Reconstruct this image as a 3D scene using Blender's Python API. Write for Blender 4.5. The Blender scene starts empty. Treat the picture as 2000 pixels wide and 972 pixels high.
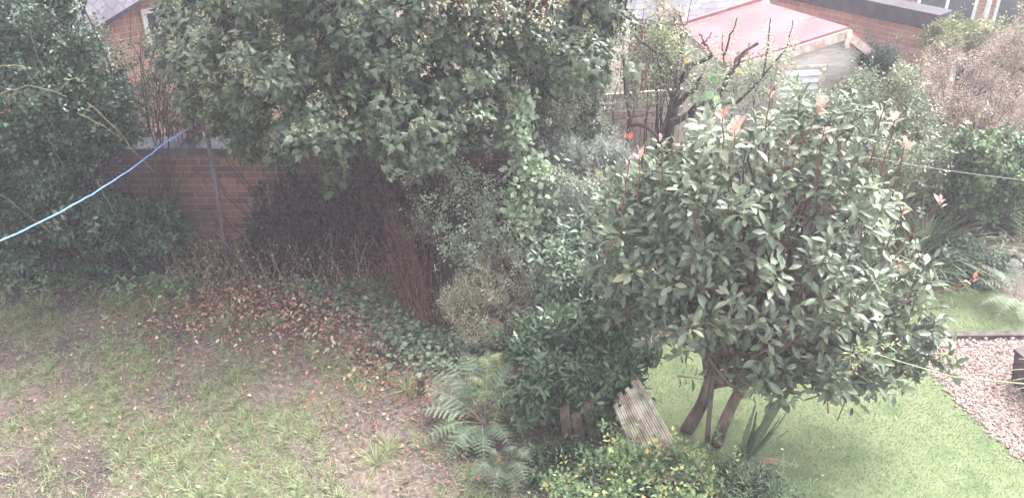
import bpy, bmesh, math, random
import numpy as np
from mathutils import Vector, noise as mnoise
sc = bpy.context.scene
C = sc.collection
R = math.radians
# ------------------------------------------------------------------ camera
FPX, CX, CY, PITCH, CAMH = 1700.0, 1000.0, 486.0, R(30), 5.0
cam = bpy.data.objects.new('camera', bpy.data.cameras.new('camera')); C.objects.link(cam)
cam.location = (0, 0, CAMH); cam.rotation_euler = (R(60), 0, 0)
cam.data.sensor_width = 36; cam.data.lens = 36 * FPX / 2000; cam.data.clip_start = 0.05; cam.data.clip_end = 2000
sc.camera = cam
# ------------------------------------------------------------------ sky, sun, exposure
SUN_EL, SUN_AZ = R(52), R(50)          # azimuth clockwise from +Y
w = bpy.data.worlds.new('World'); sc.world = w; w.use_nodes = True
nt = w.node_tree; nt.nodes.clear()
sky = nt.nodes.new('ShaderNodeTexSky'); sky.sky_type = 'NISHITA'; sky.sun_disc = False
sky.sun_elevation = SUN_EL; sky.sun_rotation = SUN_AZ; sky.dust_density = 4; sky.air_density = 1.0
hs = nt.nodes.new('ShaderNodeHueSaturation'); hs.inputs['Saturation'].default_value = 0.22
bg = nt.nodes.new('ShaderNodeBackground'); bg.inputs['Strength'].default_value = 0.15
wo = nt.nodes.new('ShaderNodeOutputWorld')
nt.links.new(sky.outputs[0], hs.inputs['Color']); nt.links.new(hs.outputs[0], bg.inputs[0]); nt.links.new(bg.outputs[0], wo.inputs[0])
sl = bpy.data.lights.new('sun', 'SUN'); sl.energy = 1.1; sl.angle = R(35); sl.color = (1, .965, .93)
so = bpy.data.objects.new('sun', sl); C.objects.link(so)
sd = Vector((math.sin(SUN_AZ) * math.cos(SUN_EL), math.cos(SUN_AZ) * math.cos(SUN_EL), math.sin(SUN_EL)))
so.rotation_euler = sd.to_track_quat('Z', 'Y').to_euler(); so.location = (0, 0, 20)
sc.view_settings.view_transform = 'Standard'; sc.view_settings.look = 'None'
sc.view_settings.exposure = 2.45; sc.view_settings.gamma = 1
sc.render.engine = 'CYCLES'
sc.cycles.use_denoising = True
sc.cycles.max_bounces = 6; sc.cycles.diffuse_bounces = 3; sc.cycles.glossy_bounces = 2; sc.cycles.transmission_bounces = 3
sc.cycles.transparent_max_bounces = 4; sc.cycles.volume_bounces = 0
HAZE = 0.0055

# ------------------------------------------------------------------ helpers
def ray(px, py):
    x = (px - CX) / FPX; y = -(py - CY) / FPX
    return np.array([x, math.cos(PITCH) + y * math.sin(PITCH), -math.sin(PITCH) + y * math.cos(PITCH)])
def atz(px, py, z=0.0):
    r = ray(px, py); return np.array([0, 0, CAMH]) + r * (z - CAMH) / r[2]
def atY(px, py, Y):
    r = ray(px, py); return np.array([0, 0, CAMH]) + r * Y / r[1]
def depth(P):
    return P[1] * math.cos(PITCH) - (P[2] - CAMH) * math.sin(PITCH)
def nrm(a):
    a = np.asarray(a, float); return a / (np.linalg.norm(a, axis=-1, keepdims=True) + 1e-9)
def setp(o, label=None, cat=None, group=None, kind=None):
    if label: o['label'] = label
    if cat: o['category'] = cat
    if group: o['group'] = group
    if kind: o['kind'] = kind
    return o
def empty(name, loc, label, cat, group=None):
    o = bpy.data.objects.new(name, None); C.objects.link(o); o.location = [float(v) for v in loc]
    o.empty_display_size = .2
    return setp(o, label, cat, group)

class M:
    """collects vertices, faces and two attributes, in world coordinates"""
    def __init__(s): s.v = []; s.f3 = []; s.f4 = []; s.n = 0; s.rn = []; s.uv = []
    def add(s, v, f3, f4, rn, uv):
        v = np.asarray(v, float).reshape(-1, 3)
        if len(v) == 0: return
        s.v.append(v)
        if len(f3): s.f3.append(np.asarray(f3, int).reshape(-1, 3) + s.n)
        if len(f4): s.f4.append(np.asarray(f4, int).reshape(-1, 4) + s.n)
        s.rn.append(np.broadcast_to(rn, (len(v),)).astype(float)); s.uv.append(np.asarray(uv, float).reshape(-1, 2)); s.n += len(v)
    def poly(s, v, f, rn=0.5, mat=None):
        """small pieces: list of faces, each tri or quad"""
        s.add(v, [q for q in f if len(q) == 3], [q for q in f if len(q) == 4], rn, np.zeros((len(v), 2)))
    def box(s, c, size, rot=0.0, ax=None, rn=0.5):
        c = np.asarray(c, float); h = np.asarray(size, float) / 2
        cs = np.array([[x, y, z] for x in (-1, 1) for y in (-1, 1) for z in (-1, 1)], float) * h
        if ax is None:
            ca, sa = math.cos(rot), math.sin(rot); A = np.array([[ca, sa, 0], [-sa, ca, 0], [0, 0, 1]])
        else: A = np.asarray(ax, float)
        s.poly(cs @ A + c, [(0, 1, 3, 2), (4, 6, 7, 5), (0, 4, 5, 1), (2, 3, 7, 6), (0, 2, 6, 4), (1, 5, 7, 3)], rn)
    def prism(s, quad, th, rn=0.5):
        """quad given as four corners, given a thickness vector"""
        q = np.asarray(quad, float); t = np.asarray(th, float); n = len(q)
        v = np.vstack([q, q + t]); f = [tuple((i, (i + 1) % n, (i + 1) % n + n, i + n)) for i in range(n)]
        if n == 4: f += [(0, 3, 2, 1), (4, 5, 6, 7)]
        else: f += [(0, 2, 1), (3, 4, 5)]
        s.poly(v, f, rn)
    def tube(s, pts, r0, r1=None, sides=6, rn=0.5, knob=0.0, rng=None):
        pts = np.asarray(pts, float); r1 = r0 if r1 is None else r1; k = len(pts)
        t = nrm(np.gradient(pts, axis=0)); ref = np.array([0, 0, 1.]) if abs(t[0][2]) < .9 else np.array([1., 0, 0])
        a = nrm(np.cross(t, ref)); b = np.cross(t, a)
        rr = np.linspace(r0, r1, k)
        if knob and rng is not None: rr = rr * (1 + rng.uniform(-knob, knob, k))
        an = np.arange(sides) * 2 * math.pi / sides
        v = pts[:, None, :] + rr[:, None, None] * (np.cos(an)[None, :, None] * a[:, None, :] + np.sin(an)[None, :, None] * b[:, None, :])
        f = []
        for i in range(k - 1):
            for j in range(sides):
                j2 = (j + 1) % sides; f.append((i * sides + j, i * sides + j2, (i + 1) * sides + j2, (i + 1) * sides + j))
        v = v.reshape(-1, 3); c0 = len(v); v = np.vstack([v, pts[0], pts[-1]])
        for j in range(sides):
            j2 = (j + 1) % sides; f.append((c0, j2, j)); f.append((c0 + 1, (k - 1) * sides + j, (k - 1) * sides + j2))
        s.poly(v, f, rn)
    def build(s, name, mat, parent=None, smooth=False):
        me = bpy.data.meshes.new(name)
        V = np.vstack(s.v) if s.v else np.zeros((0, 3)); off = np.zeros(3)
        if parent is not None: off = np.array(wloc(parent))
        else: off = V.min(0) * [.5, .5, 1] + V.max(0) * [.5, .5, 0]
        f3 = np.vstack(s.f3) if s.f3 else np.zeros((0, 3), int); f4 = np.vstack(s.f4) if s.f4 else np.zeros((0, 4), int)
        loops = np.concatenate([f3.ravel(), f4.ravel()]); ns = np.concatenate([np.full(len(f3), 3), np.full(len(f4), 4)])
        st = np.concatenate([[0], np.cumsum(ns)[:-1]]) if len(ns) else np.zeros(0)
        me.vertices.add(len(V)); me.vertices.foreach_set('co', (V - off).astype(np.float32).ravel())
        me.loops.add(len(loops)); me.loops.foreach_set('vertex_index', loops.astype(np.int32))
        me.polygons.add(len(ns)); me.polygons.foreach_set('loop_start', st.astype(np.int32)); me.polygons.foreach_set('loop_total', ns.astype(np.int32))
        me.update(calc_edges=True); me.validate()
        a = me.attributes.new('rnd', 'FLOAT', 'POINT'); a.data.foreach_set('value', np.concatenate(s.rn).astype(np.float32))
        u = me.attributes.new('lf', 'FLOAT_VECTOR', 'POINT')
        uv = np.vstack(s.uv); u.data.foreach_set('vector', np.hstack([uv, np.zeros((len(uv), 1))]).astype(np.float32).ravel())
        me.polygons.foreach_set('use_smooth', np.full(len(ns), bool(smooth or np.any(uv))))
        me.materials.append(mat)
        o = bpy.data.objects.new(name, me); C.objects.link(o)
        if parent is not None: o.parent = parent
        else: o.location = [float(x) for x in off]
        return o
def wloc(o):
    l = Vector((0, 0, 0))
    while o is not None: l = l + o.location; o = o.parent
    return l

# leaf templates: x across, y along from 0 to 1, z up.  (verts, tris, quads, uv)
def t_oval(wd=.42, n=4, fold=.10, droop=.16, tip=1.0, peak=.5):
    v = []; uv = []; f = []
    for i in range(n + 1):
        t = i / n; pw = (t / peak) if t < peak else (1 - t) / (1 - peak)
        h = wd / 2 * (math.sin(max(0, min(1, pw)) * math.pi / 2) ** (.85 if t < peak else tip)); h = max(h, .012)
        z = -droop * t * t
        for sx in (-1, 0, 1): v.append((sx * h, t, z + abs(sx) * fold * h * 2)); uv.append((sx, t))
    for i in range(n):
        for k in (0, 1): a = i * 3 + k; f.append((a, a + 1, a + 4, a + 3))
    return np.array(v), np.zeros((0, 3), int), np.array(f), np.array(uv)
def t_ivy():
    o = [(0, 0), (.28, .02), (.52, -.02), (.36, .30), (.44, .52), (.20, .60), (0, 1.05), (-.20, .60), (-.44, .52), (-.36, .30), (-.52, -.02), (-.28, .02)]
    v = [(0, .38, .07)] + [(x, y, -.10 * abs(x) - .14 * max(0, y - .4)) for x, y in o]
    f = [(0, i, i % 12 + 1) for i in range(1, 13)]
    uv = [(0, .38)] + [(x * 1.6, y) for x, y in o]
    return np.array(v), np.array(f), np.zeros((0, 4), int), np.array(uv)
def t_small(wd=.5):
    v = [(0, 0, 0), (wd / 2, .45, .07), (0, 1, -.1), (-wd / 2, .45, .07), (0, .5, 0)]
    return np.array(v), np.array([(0, 1, 4), (1, 2, 4), (2, 3, 4), (3, 0, 4)]), np.zeros((0, 4), int), np.array([(0, 0), (1, .5), (0, 1), (-1, .5), (0, .5)])
def t_blade(wd=.05, bend=.35, n=3):
    v = []; f = []; uv = []
    for i in range(n):
        t = i / n; h = wd / 2 * (1 - t * .55)
        for sx in (-1, 1): v.append((sx * h, t, -bend * t * t)); uv.append((sx, t))
    v.append((0, 1, -bend)); uv.append((0, 1)); 
    for i in range(n - 1): a = 2 * i; f.append((a, a + 1, a + 3, a + 2))
    a = 2 * (n - 1)
    return np.array(v), np.array([(a, a + 1, a + 2)]), np.array(f), np.array(uv)
T_PHOT = t_oval(.43, 5, .16, .20, 1.0, .58); T_LAUREL = t_oval(.38, 3, .15, .2, 1.2, .5); T_IVY = t_ivy()
T_SM = t_small(.52); T_NARROW = t_small(.22); T_ROUND = t_oval(.72, 3, .1, .1, 1, .5); T_GRASS = t_blade(.045, .45, 3); T_STRAP = t_blade(.05, .6, 6)
T_TWIG = (np.array([(-.012, 0, 0), (.012, 0, 0), (.006, 1, 0), (-.006, 1, 0), (0, 0, .02), (0, 1, .01)]), np.zeros((0, 3), int), np.array([(0, 1, 2, 3), (0, 4, 5, 3), (1, 4, 5, 2)]), np.zeros((6, 2)))

def place(m, T, pos, axis, norm, size, rn, wscale=1.0):
    """stamp template T at every pos with leaf axis and face normal"""
    pos = np.asarray(pos); k = len(pos)
    if k == 0: return
    y = nrm(axis); z = norm - (norm * y).sum(-1, keepdims=True) * y; z = nrm(z); x = np.cross(y, z)
    size = np.broadcast_to(size, (k,)); tv = T[0]
    V = pos[:, None, :] + size[:, None, None] * (tv[None, :, 0:1] * wscale * x[:, None, :] + tv[None, :, 1:2] * y[:, None, :] + tv[None, :, 2:3] * z[:, None, :])
    nv = len(tv); off = (np.arange(k) * nv)[:, None, None]
    f3 = (T[1][None] + off).reshape(-1, 3) if len(T[1]) else []
    f4 = (T[2][None] + off).reshape(-1, 4) if len(T[2]) else []
    m.add(V.reshape(-1, 3), f3, f4, np.repeat(np.broadcast_to(rn, (k,)), nv), np.tile(T[3], (k, 1)))

def rdir(rng, n): return nrm(rng.normal(size=(n, 3)))
def fnoise(p, sc_, seed=0.0):
    """cheap smooth noise by summed sines, vectorised, about -1..1"""
    p = np.asarray(p) * sc_ + seed * 7.13
    x, y, z = p[..., 0], p[..., 1], p[..., 2]
    return (np.sin(x * 1.7 + 1.3 * np.sin(y * 1.1 + z)) + np.sin(y * 2.1 + 1.7 * np.sin(z * 1.3 - x)) + np.sin(z * 1.9 + 1.1 * np.sin(x * 1.6 + y * .7)) + .5 * np.sin(x * 4.1 + y * 3.7 + z * 3.3)) / 3.3

def blob(px, py, Y, rx, ry, rd):
    """ellipsoid centred on a point, radii rx, ry in photo pixels at that distance, rd metres deep"""
    P = atY(px, py, Y); k = depth(P) / FPX
    return (P, np.array([rx * k, rd, ry * k / math.cos(PITCH) * .95]))
def frag(rng, blobs, k=7, f=.42, push=.72):
    """break smooth masses into uneven leafy clumps"""
    out = []
    for c, r in blobs:
        out.append((c, r * .72))
        for d in rdir(rng, k): out.append((c + d * r * push * rng.uniform(.8, 1.15), r * f * rng.uniform(.65, 1.25) * .6 + r.mean() * f * .4 * rng.uniform(.7, 1.2)))
    return out
def on_blobs(rng, blobs, n, lump=.22, lsc=2.2, inner=0.0, zmin=.03, back=.3, cull=True, stray=.14, gap=1.1):
    ar = np.array([(b[1][0] * b[1][2] + b[1][0] * b[1][1] + b[1][1] * b[1][2]) for b in blobs]); ar = ar / ar.sum()
    PP = []; NN = []; got = 0; cam0 = np.array([0, 0, CAMH])
    while got < n:
        k = (n - got) * 2 + 50; w_ = rng.choice(len(blobs), k, p=ar)
        c = np.array([b[0] for b in blobs])[w_]; r = np.array([b[1] for b in blobs])[w_]
        d = rdir(rng, k); f = 1 + lump * fnoise(d * r + c, lsc, 1.0)
        f = f * (1 - inner * rng.random(k))
        hi = fnoise(d * r + c, lsc * 3.3, 2.0); f = f + lump * .45 * hi; tail = np.where(rng.random(k) < stray, rng.exponential(.09, k), 0)
        p = c + d * (r * f[:, None] + tail[:, None] * [1, .6, 1]); nn = nrm(d / r)
        keep = (p[:, 2] > zmin) & (rng.random(k) < np.clip(.62 + gap * hi, .06, 1))
        facing = (nn * nrm(cam0 - p)).sum(-1); keep &= (facing > -.25) | (rng.random(k) < back)
        if cull and len(blobs) > 1:
            for i, b in enumerate(blobs):
                q = (((p - b[0]) / (b[1] * .86)) ** 2).sum(-1); keep &= (q > 1) | (w_ == i)
        PP.append(p[keep]); NN.append(nn[keep]); got += keep.sum()
    return np.vstack(PP)[:n], np.vstack(NN)[:n]
def shoots(m, T, rng, pos, sdir, K, leaf, along, t0=50, t1=100, jit=.25, rn=None, petiole=.15, wscale=1.0):
    """K leaves spiralling about each shoot direction; tilt in degrees from the shoot axis"""
    n = len(pos); s = nrm(sdir); ref = rdir(rng, n); a = nrm(np.cross(s, ref)); b = np.cross(s, a)
    ki = np.arange(K); ang = ki[None, :] * 2.39996 + rng.uniform(0, 6.28, (n, 1)) + rng.normal(0, .25, (n, K))
    rad = np.cos(ang)[..., None] * a[:, None] + np.sin(ang)[..., None] * b[:, None]
    u = (ki / max(1, K - 1))[None, :, None]
    tl = np.radians(t1 + (t0 - t1) * u[..., 0] + rng.normal(0, 10, (n, K)))[..., None]
    ax = np.cos(tl) * s[:, None] + np.sin(tl) * rad + rng.normal(0, jit * .5, (n, K, 3))
    no = np.sin(tl) * s[:, None] - np.cos(tl) * rad + np.array([0, 0, .35]) + rng.normal(0, jit, (n, K, 3))
    along_ = np.broadcast_to(along, (n,))[:, None, None]
    sz = leaf * rng.uniform(.55, 1.25, (n, K)) * (1 - .35 * np.abs(u[..., 0] * 1.0 - .2))
    p = pos[:, None] + s[:, None] * along_ * (u - 1) + rad * (petiole * leaf)
    if rn is None: rn = np.clip(rng.random((n, 1)) * .55 + rng.random((n, K)) * .45, 0, 1)
    rr = np.broadcast_to(rn, (n, K)).ravel()
    keep = p.reshape(-1, 3)[:, 2] > .02
    place(m, T, p.reshape(-1, 3)[keep], ax.reshape(-1, 3)[keep], no.reshape(-1, 3)[keep], sz.ravel()[keep], rr[keep], wscale)
def curve(a, b, n=7, sag=0.0, wob=0.0, rng=None):
    a = np.asarray(a, float); b = np.asarray(b, float); t = np.linspace(0, 1, n)[:, None]
    p = a + (b - a) * t; p[:, 2] += (sag * 4 * t * (1 - t))[:, 0]
    if wob and rng is not None: q = rng.normal(0, wob, (n, 3)); q[0] = 0; q[-1] = 0; p = p + q
    return p

# ------------------------------------------------------------------ materials
def newmat(name):
    m = bpy.data.materials.new(name); m.use_nodes = True; n = m.node_tree; n.nodes.clear()
    out = n.nodes.new('ShaderNodeOutputMaterial'); return m, n, out
def ramp(n, cols, stops=None):
    r = n.nodes.new('ShaderNodeValToRGB'); e = r.color_ramp.elements
    stops = stops or [i / max(1, len(cols) - 1) for i in range(len(cols))]
    while len(e) < len(cols): e.new(.5)
    for el, c, s_ in zip(e, cols, stops): el.position = s_; el.color = (*c, 1)
    return r
def leafmat(name, cols, stops=None, rough=.42, trans=.25, spec=.5, vein=.35, veincol=(.30, .36, .16), mott=.25):
    m, n, out = newmat(name)
    at = n.nodes.new('ShaderNodeAttribute'); at.attribute_name = 'rnd'
    rp = ramp(n, cols, stops); n.links.new(at.outputs['Fac'], rp.inputs[0])
    col = rp.outputs[0]
    tc = n.nodes.new('ShaderNodeNewGeometry'); nz = n.nodes.new('ShaderNodeTexNoise'); nz.inputs['Scale'].default_value = 24; nz.inputs['Detail'].default_value = 2
    n.links.new(tc.outputs['Position'], nz.inputs['Vector'])
    mr = n.nodes.new('ShaderNodeMapRange'); mr.inputs[3].default_value = 1 - mott; mr.inputs[4].default_value = 1 + mott; mr.inputs[1].default_value = .3; mr.inputs[2].default_value = .7
    n.links.new(nz.outputs['Fac'], mr.inputs[0])
    vm = n.nodes.new('ShaderNodeVectorMath'); vm.operation = 'SCALE'; n.links.new(col, vm.inputs[0]); n.links.new(mr.outputs[0], vm.inputs['Scale']); col = vm.outputs[0]
    if vein:
        lf = n.nodes.new('ShaderNodeAttribute'); lf.attribute_name = 'lf'; sp = n.nodes.new('ShaderNodeSeparateXYZ'); n.links.new(lf.outputs['Vector'], sp.inputs[0])
        ab = n.nodes.new('ShaderNodeMath'); ab.operation = 'ABSOLUTE'; n.links.new(sp.outputs[0], ab.inputs[0])
        mv = n.nodes.new('ShaderNodeMapRange'); mv.inputs[1].default_value = .02; mv.inputs[2].default_value = .22; mv.inputs[3].default_value = vein; mv.inputs[4].default_value = 0
        n.links.new(ab.outputs[0], mv.inputs[0]); mx = n.nodes.new('ShaderNodeMix'); mx.data_type = 'RGBA'
        n.links.new(mv.outputs[0], mx.inputs['Factor']); n.links.new(col, mx.inputs['A']); mx.inputs['B'].default_value = (*veincol, 1); col = mx.outputs['Result']
    p = n.nodes.new('ShaderNodeBsdfPrincipled'); n.links.new(col, p.inputs['Base Color']); p.inputs['Roughness'].default_value = rough
    p.inputs['Specular IOR Level'].default_value = spec
    tr = n.nodes.new('ShaderNodeBsdfTranslucent'); n.links.new(col, tr.inputs[0]); ms = n.nodes.new('ShaderNodeMixShader'); ms.inputs[0].default_value = trans
    n.links.new(p.outputs[0], ms.inputs[1]); n.links.new(tr.outputs[0], ms.inputs[2]); n.links.new(ms.outputs[0], out.inputs[0])
    return m
def plain(name, c1, c2=None, scale=8, rough=.8, bump=.3, stretch=(1, 1, 1), spec=.3, detail=5, metal=0, stops=None, c3=None):
    m, n, out = newmat(name)
    g = n.nodes.new('ShaderNodeNewGeometry'); mp = n.nodes.new('ShaderNodeMapping'); mp.inputs['Scale'].default_value = stretch
    n.links.new(g.outputs['Position'], mp.inputs[0]); nz = n.nodes.new('ShaderNodeTexNoise'); nz.inputs['Scale'].default_value = scale; nz.inputs['Detail'].default_value = detail
    n.links.new(mp.outputs[0], nz.inputs['Vector'])
    cols = [c1, c2 or c1] + ([c3] if c3 else [])
    rp = ramp(n, cols, stops or ([.35, .65] if len(cols) == 2 else [.35, .5, .65])); n.links.new(nz.outputs['Fac'], rp.inputs[0])
    p = n.nodes.new('ShaderNodeBsdfPrincipled'); n.links.new(rp.outputs[0], p.inputs['Base Color']); p.inputs['Roughness'].default_value = rough
    p.inputs['Specular IOR Level'].default_value = spec; p.inputs['Metallic'].default_value = metal
    bp = n.nodes.new('ShaderNodeBump'); bp.inputs['Strength'].default_value = bump; bp.inputs['Distance'].default_value = .02
    n.links.new(nz.outputs['Fac'], bp.inputs['Height']); n.links.new(bp.outputs[0], p.inputs['Normal']); n.links.new(p.outputs[0], out.inputs[0])
    return m
def brickmat(name, a, b, mortar, udir=(1, 0, 0), stain=(.06, .05, .05), stainamt=.5, bw=.225, bh=.075):
    """courses along udir, rising with z"""
    m, n, out = newmat(name); g = n.nodes.new('ShaderNodeNewGeometry')
    dp = n.nodes.new('ShaderNodeVectorMath'); dp.operation = 'DOT_PRODUCT'; dp.inputs[1].default_value = udir; n.links.new(g.outputs['Position'], dp.inputs[0])
    sp = n.nodes.new('ShaderNodeSeparateXYZ'); n.links.new(g.outputs['Position'], sp.inputs[0])
    cb = n.nodes.new('ShaderNodeCombineXYZ'); n.links.new(dp.outputs['Value'], cb.inputs[0]); n.links.new(sp.outputs[2], cb.inputs[1])
    br = n.nodes.new('ShaderNodeTexBrick'); br.inputs['Scale'].default_value = 1; br.inputs['Brick Width'].default_value = bw; br.inputs['Row Height'].default_value = bh
    br.inputs['Mortar Size'].default_value = .006; br.inputs['Mortar Smooth'].default_value = .3; br.inputs['Bias'].default_value = -.1
    br.inputs['Color1'].default_value = (*a, 1); br.inputs['Color2'].default_value = (*b, 1); br.inputs['Mortar'].default_value = (*mortar, 1)
    n.links.new(cb.outputs[0], br.inputs['Vector'])
    nz = n.nodes.new('ShaderNodeTexNoise'); nz.inputs['Scale'].default_value = 1.6; nz.inputs['Detail'].default_value = 6; n.links.new(g.outputs['Position'], nz.inputs['Vector'])
    mr = n.nodes.new('ShaderNodeMapRange'); mr.inputs[1].default_value = .45; mr.inputs[2].default_value = .7; mr.inputs[4].default_value = stainamt; n.links.new(nz.outputs['Fac'], mr.inputs[0])
    mx = n.nodes.new('ShaderNodeMix'); mx.data_type = 'RGBA'; n.links.new(mr.outputs[0], mx.inputs['Factor']); n.links.new(br.outputs['Color'], mx.inputs['A']); mx.inputs['B'].default_value = (*stain, 1)
    n2 = n.nodes.new('ShaderNodeTexNoise'); n2.inputs['Scale'].default_value = 30; n2.inputs['Detail'].default_value = 3; n.links.new(g.outputs['Position'], n2.inputs['Vector'])
    m2 = n.nodes.new('ShaderNodeMapRange'); m2.inputs[3].default_value = .7; m2.inputs[4].default_value = 1.3; n.links.new(n2.outputs['Fac'], m2.inputs[0])
    vm = n.nodes.new('ShaderNodeVectorMath'); vm.operation = 'SCALE'; n.links.new(mx.outputs['Result'], vm.inputs[0]); n.links.new(m2.outputs[0], vm.inputs['Scale'])
    p = n.nodes.new('ShaderNodeBsdfPrincipled'); p.inputs['Roughness'].default_value = .9; n.links.new(vm.outputs[0], p.inputs['Base Color'])
    bp = n.nodes.new('ShaderNodeBump'); bp.inputs['Strength'].default_value = .6; bp.inputs['Distance'].default_value = .01; bp.invert = True
    n.links.new(br.outputs['Fac'], bp.inputs['Height']); n.links.new(bp.outputs[0], p.inputs['Normal']); n.links.new(p.outputs[0], out.inputs[0])
    return m
def slatemat(name, udir, vdir, a=(.15, .15, .18), b=(.24, .23, .27)):
    m, n, out = newmat(name); g = n.nodes.new('ShaderNodeNewGeometry'); cb = n.nodes.new('ShaderNodeCombineXYZ')
    for i, dvec in enumerate((udir, vdir)):
        dp = n.nodes.new('ShaderNodeVectorMath'); dp.operation = 'DOT_PRODUCT'; dp.inputs[1].default_value = [float(q) for q in dvec]
        n.links.new(g.outputs['Position'], dp.inputs[0]); n.links.new(dp.outputs['Value'], cb.inputs[i])
    br = n.nodes.new('ShaderNodeTexBrick'); br.inputs['Scale'].default_value = 1; br.inputs['Brick Width'].default_value = .20; br.inputs['Row Height'].default_value = .13
    br.inputs['Mortar Size'].default_value = .005; br.inputs['Color1'].default_value = (*a, 1); br.inputs['Color2'].default_value = (*b, 1); br.inputs['Mortar'].default_value = (.05, .05, .055, 1)
    n.links.new(cb.outputs[0], br.inputs['Vector'])
    nz = n.nodes.new('ShaderNodeTexNoise'); nz.inputs['Scale'].default_value = 9; nz.inputs['Detail'].default_value = 5; n.links.new(g.outputs['Position'], nz.inputs['Vector'])
    m2 = n.nodes.new('ShaderNodeMapRange'); m2.inputs[3].default_value = .6; m2.inputs[4].default_value = 1.4; n.links.new(nz.outputs['Fac'], m2.inputs[0])
    vm = n.nodes.new('ShaderNodeVectorMath'); vm.operation = 'SCALE'; n.links.new(br.outputs['Color'], vm.inputs[0]); n.links.new(m2.outputs[0], vm.inputs['Scale'])
    p = n.nodes.new('ShaderNodeBsdfPrincipled'); p.inputs['Roughness'].default_value = .5; n.links.new(vm.outputs[0], p.inputs['Base Color'])
    bp = n.nodes.new('ShaderNodeBump'); bp.inputs['Strength'].default_value = .8; bp.inputs['Distance'].default_value = .02; bp.invert = True
    n.links.new(br.outputs['Fac'], bp.inputs['Height']); n.links.new(bp.outputs[0], p.inputs['Normal']); n.links.new(p.outputs[0], out.inputs[0])
    return m

bark = plain('bark', (.035, .028, .026), (.09, .075, .065), 18, .9, .8, (1, 1, .25))
barkred = plain('bark_red', (.09, .05, .04), (.20, .13, .10), 22, .85, .7, (1, 1, .25))
bark_phot = plain('bark_photinia', (.06, .038, .030), (.20, .15, .12), 16, .9, .9, (1, 1, .3))
twig_red = plain('twig_red', (.13, .045, .03), (.24, .11, .08), 30, .7, .2)
twig_dark = plain('twig_dark', (.03, .026, .028), (.07, .06, .06), 30, .8, .2)
twig_pale = plain('twig_pale', (.22, .17, .12), (.42, .36, .28), 30, .8, .2)
twig_maroon = plain('twig_maroon', (.06, .025, .022), (.13, .065, .05), 30, .85, .2)
white_paint = plain('white_paint', (.72, .72, .70), (.82, .82, .81), 6, .5, .05)
glass = plain('window_glass', (.05, .06, .07), (.10, .11, .13), 2, .08, .0, spec=.8)

# ------------------------------------------------------------------ haze: even volume added to stand in for the window glass glare
def build_haze():
    m = M(); m.box((3, 11, 6), (60, 44, 14.4)); mt, n, out = newmat('glare_haze'); pv = n.nodes.new('ShaderNodeVolumePrincipled')
    pv.inputs['Density'].default_value = HAZE; pv.inputs['Color'].default_value = (.95, .89, 1.0, 1); pv.inputs['Anisotropy'].default_value = .2
    n.links.new(pv.outputs[0], out.inputs['Volume']); o = m.build('glare_haze', mt); setp(o, kind='stuff')
if HAZE > 0: build_haze()

# ------------------------------------------------------------------ ground
def gz(x, y):
    """height of the rough ground on the left, flat by the lawn on the right"""
    x = np.asarray(x, float); y = np.asarray(y, float)
    p = np.stack([x, y, x * 0], -1); f = np.clip((.2 - x) / .8, 0, 1)
    return f * (.020 * fnoise(p, 1.6) + .010 * fnoise(p, 5.0, 2))
def build_ground():
    xs = np.concatenate([[-300, -80, -30, -12], np.arange(-7, 8.01, .1), [12, 30, 80, 300]]); ys = np.concatenate([[-100, -20, 0], np.arange(3, 10.01, .1), [12, 16, 25, 60, 150, 600]])
    X, Y = np.meshgrid(xs, ys); v = np.stack([X, Y, gz(X, Y)], -1).reshape(-1, 3); nx = len(xs); f = []
    for j in range(len(ys) - 1):
        a = j * nx + np.arange(nx - 1); f.append(np.stack([a, a + 1, a + nx + 1, a + nx], -1))
    m = M(); m.add(v, [], np.vstack(f), .5, np.zeros((len(v), 2)))
    mt, n, out = newmat('soil'); g = n.nodes.new('ShaderNodeNewGeometry')
    n1 = n.nodes.new('ShaderNodeTexNoise'); n1.inputs['Scale'].default_value = 1.1; n1.inputs['Detail'].default_value = 7; n.links.new(g.outputs['Position'], n1.inputs['Vector'])
    n2 = n.nodes.new('ShaderNodeTexNoise'); n2.inputs['Scale'].default_value = 26; n2.inputs['Detail'].default_value = 6; n.links.new(g.outputs['Position'], n2.inputs['Vector'])
    r1 = ramp(n, [(.06, .042, .040), (.12, .088, .075), (.20, .155, .125)], [.35, .5, .7]); n.links.new(n1.outputs['Fac'], r1.inputs[0])
    m2 = n.nodes.new('ShaderNodeMapRange'); m2.inputs[1].default_value = .3; m2.inputs[2].default_value = .7; m2.inputs[3].default_value = .45; m2.inputs[4].default_value = 1.5; n.links.new(n2.outputs['Fac'], m2.inputs[0])
    vm = n.nodes.new('ShaderNodeVectorMath'); vm.operation = 'SCALE'; n.links.new(r1.outputs[0], vm.inputs[0]); n.links.new(m2.outputs[0], vm.inputs['Scale'])
    p = n.nodes.new('ShaderNodeBsdfPrincipled'); p.inputs['Roughness'].default_value = .8; n.links.new(vm.outputs[0], p.inputs['Base Color'])
    bp = n.nodes.new('ShaderNodeBump'); bp.inputs['Strength'].default_value = .9; bp.inputs['Distance'].default_value = .03; n.links.new(n2.outputs['Fac'], bp.inputs['Height']); n.links.new(bp.outputs[0], p.inputs['Normal'])
    n.links.new(p.outputs[0], out.inputs[0]); o = m.build('ground', mt, smooth=True); setp(o, kind='structure')
build_ground()

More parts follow.
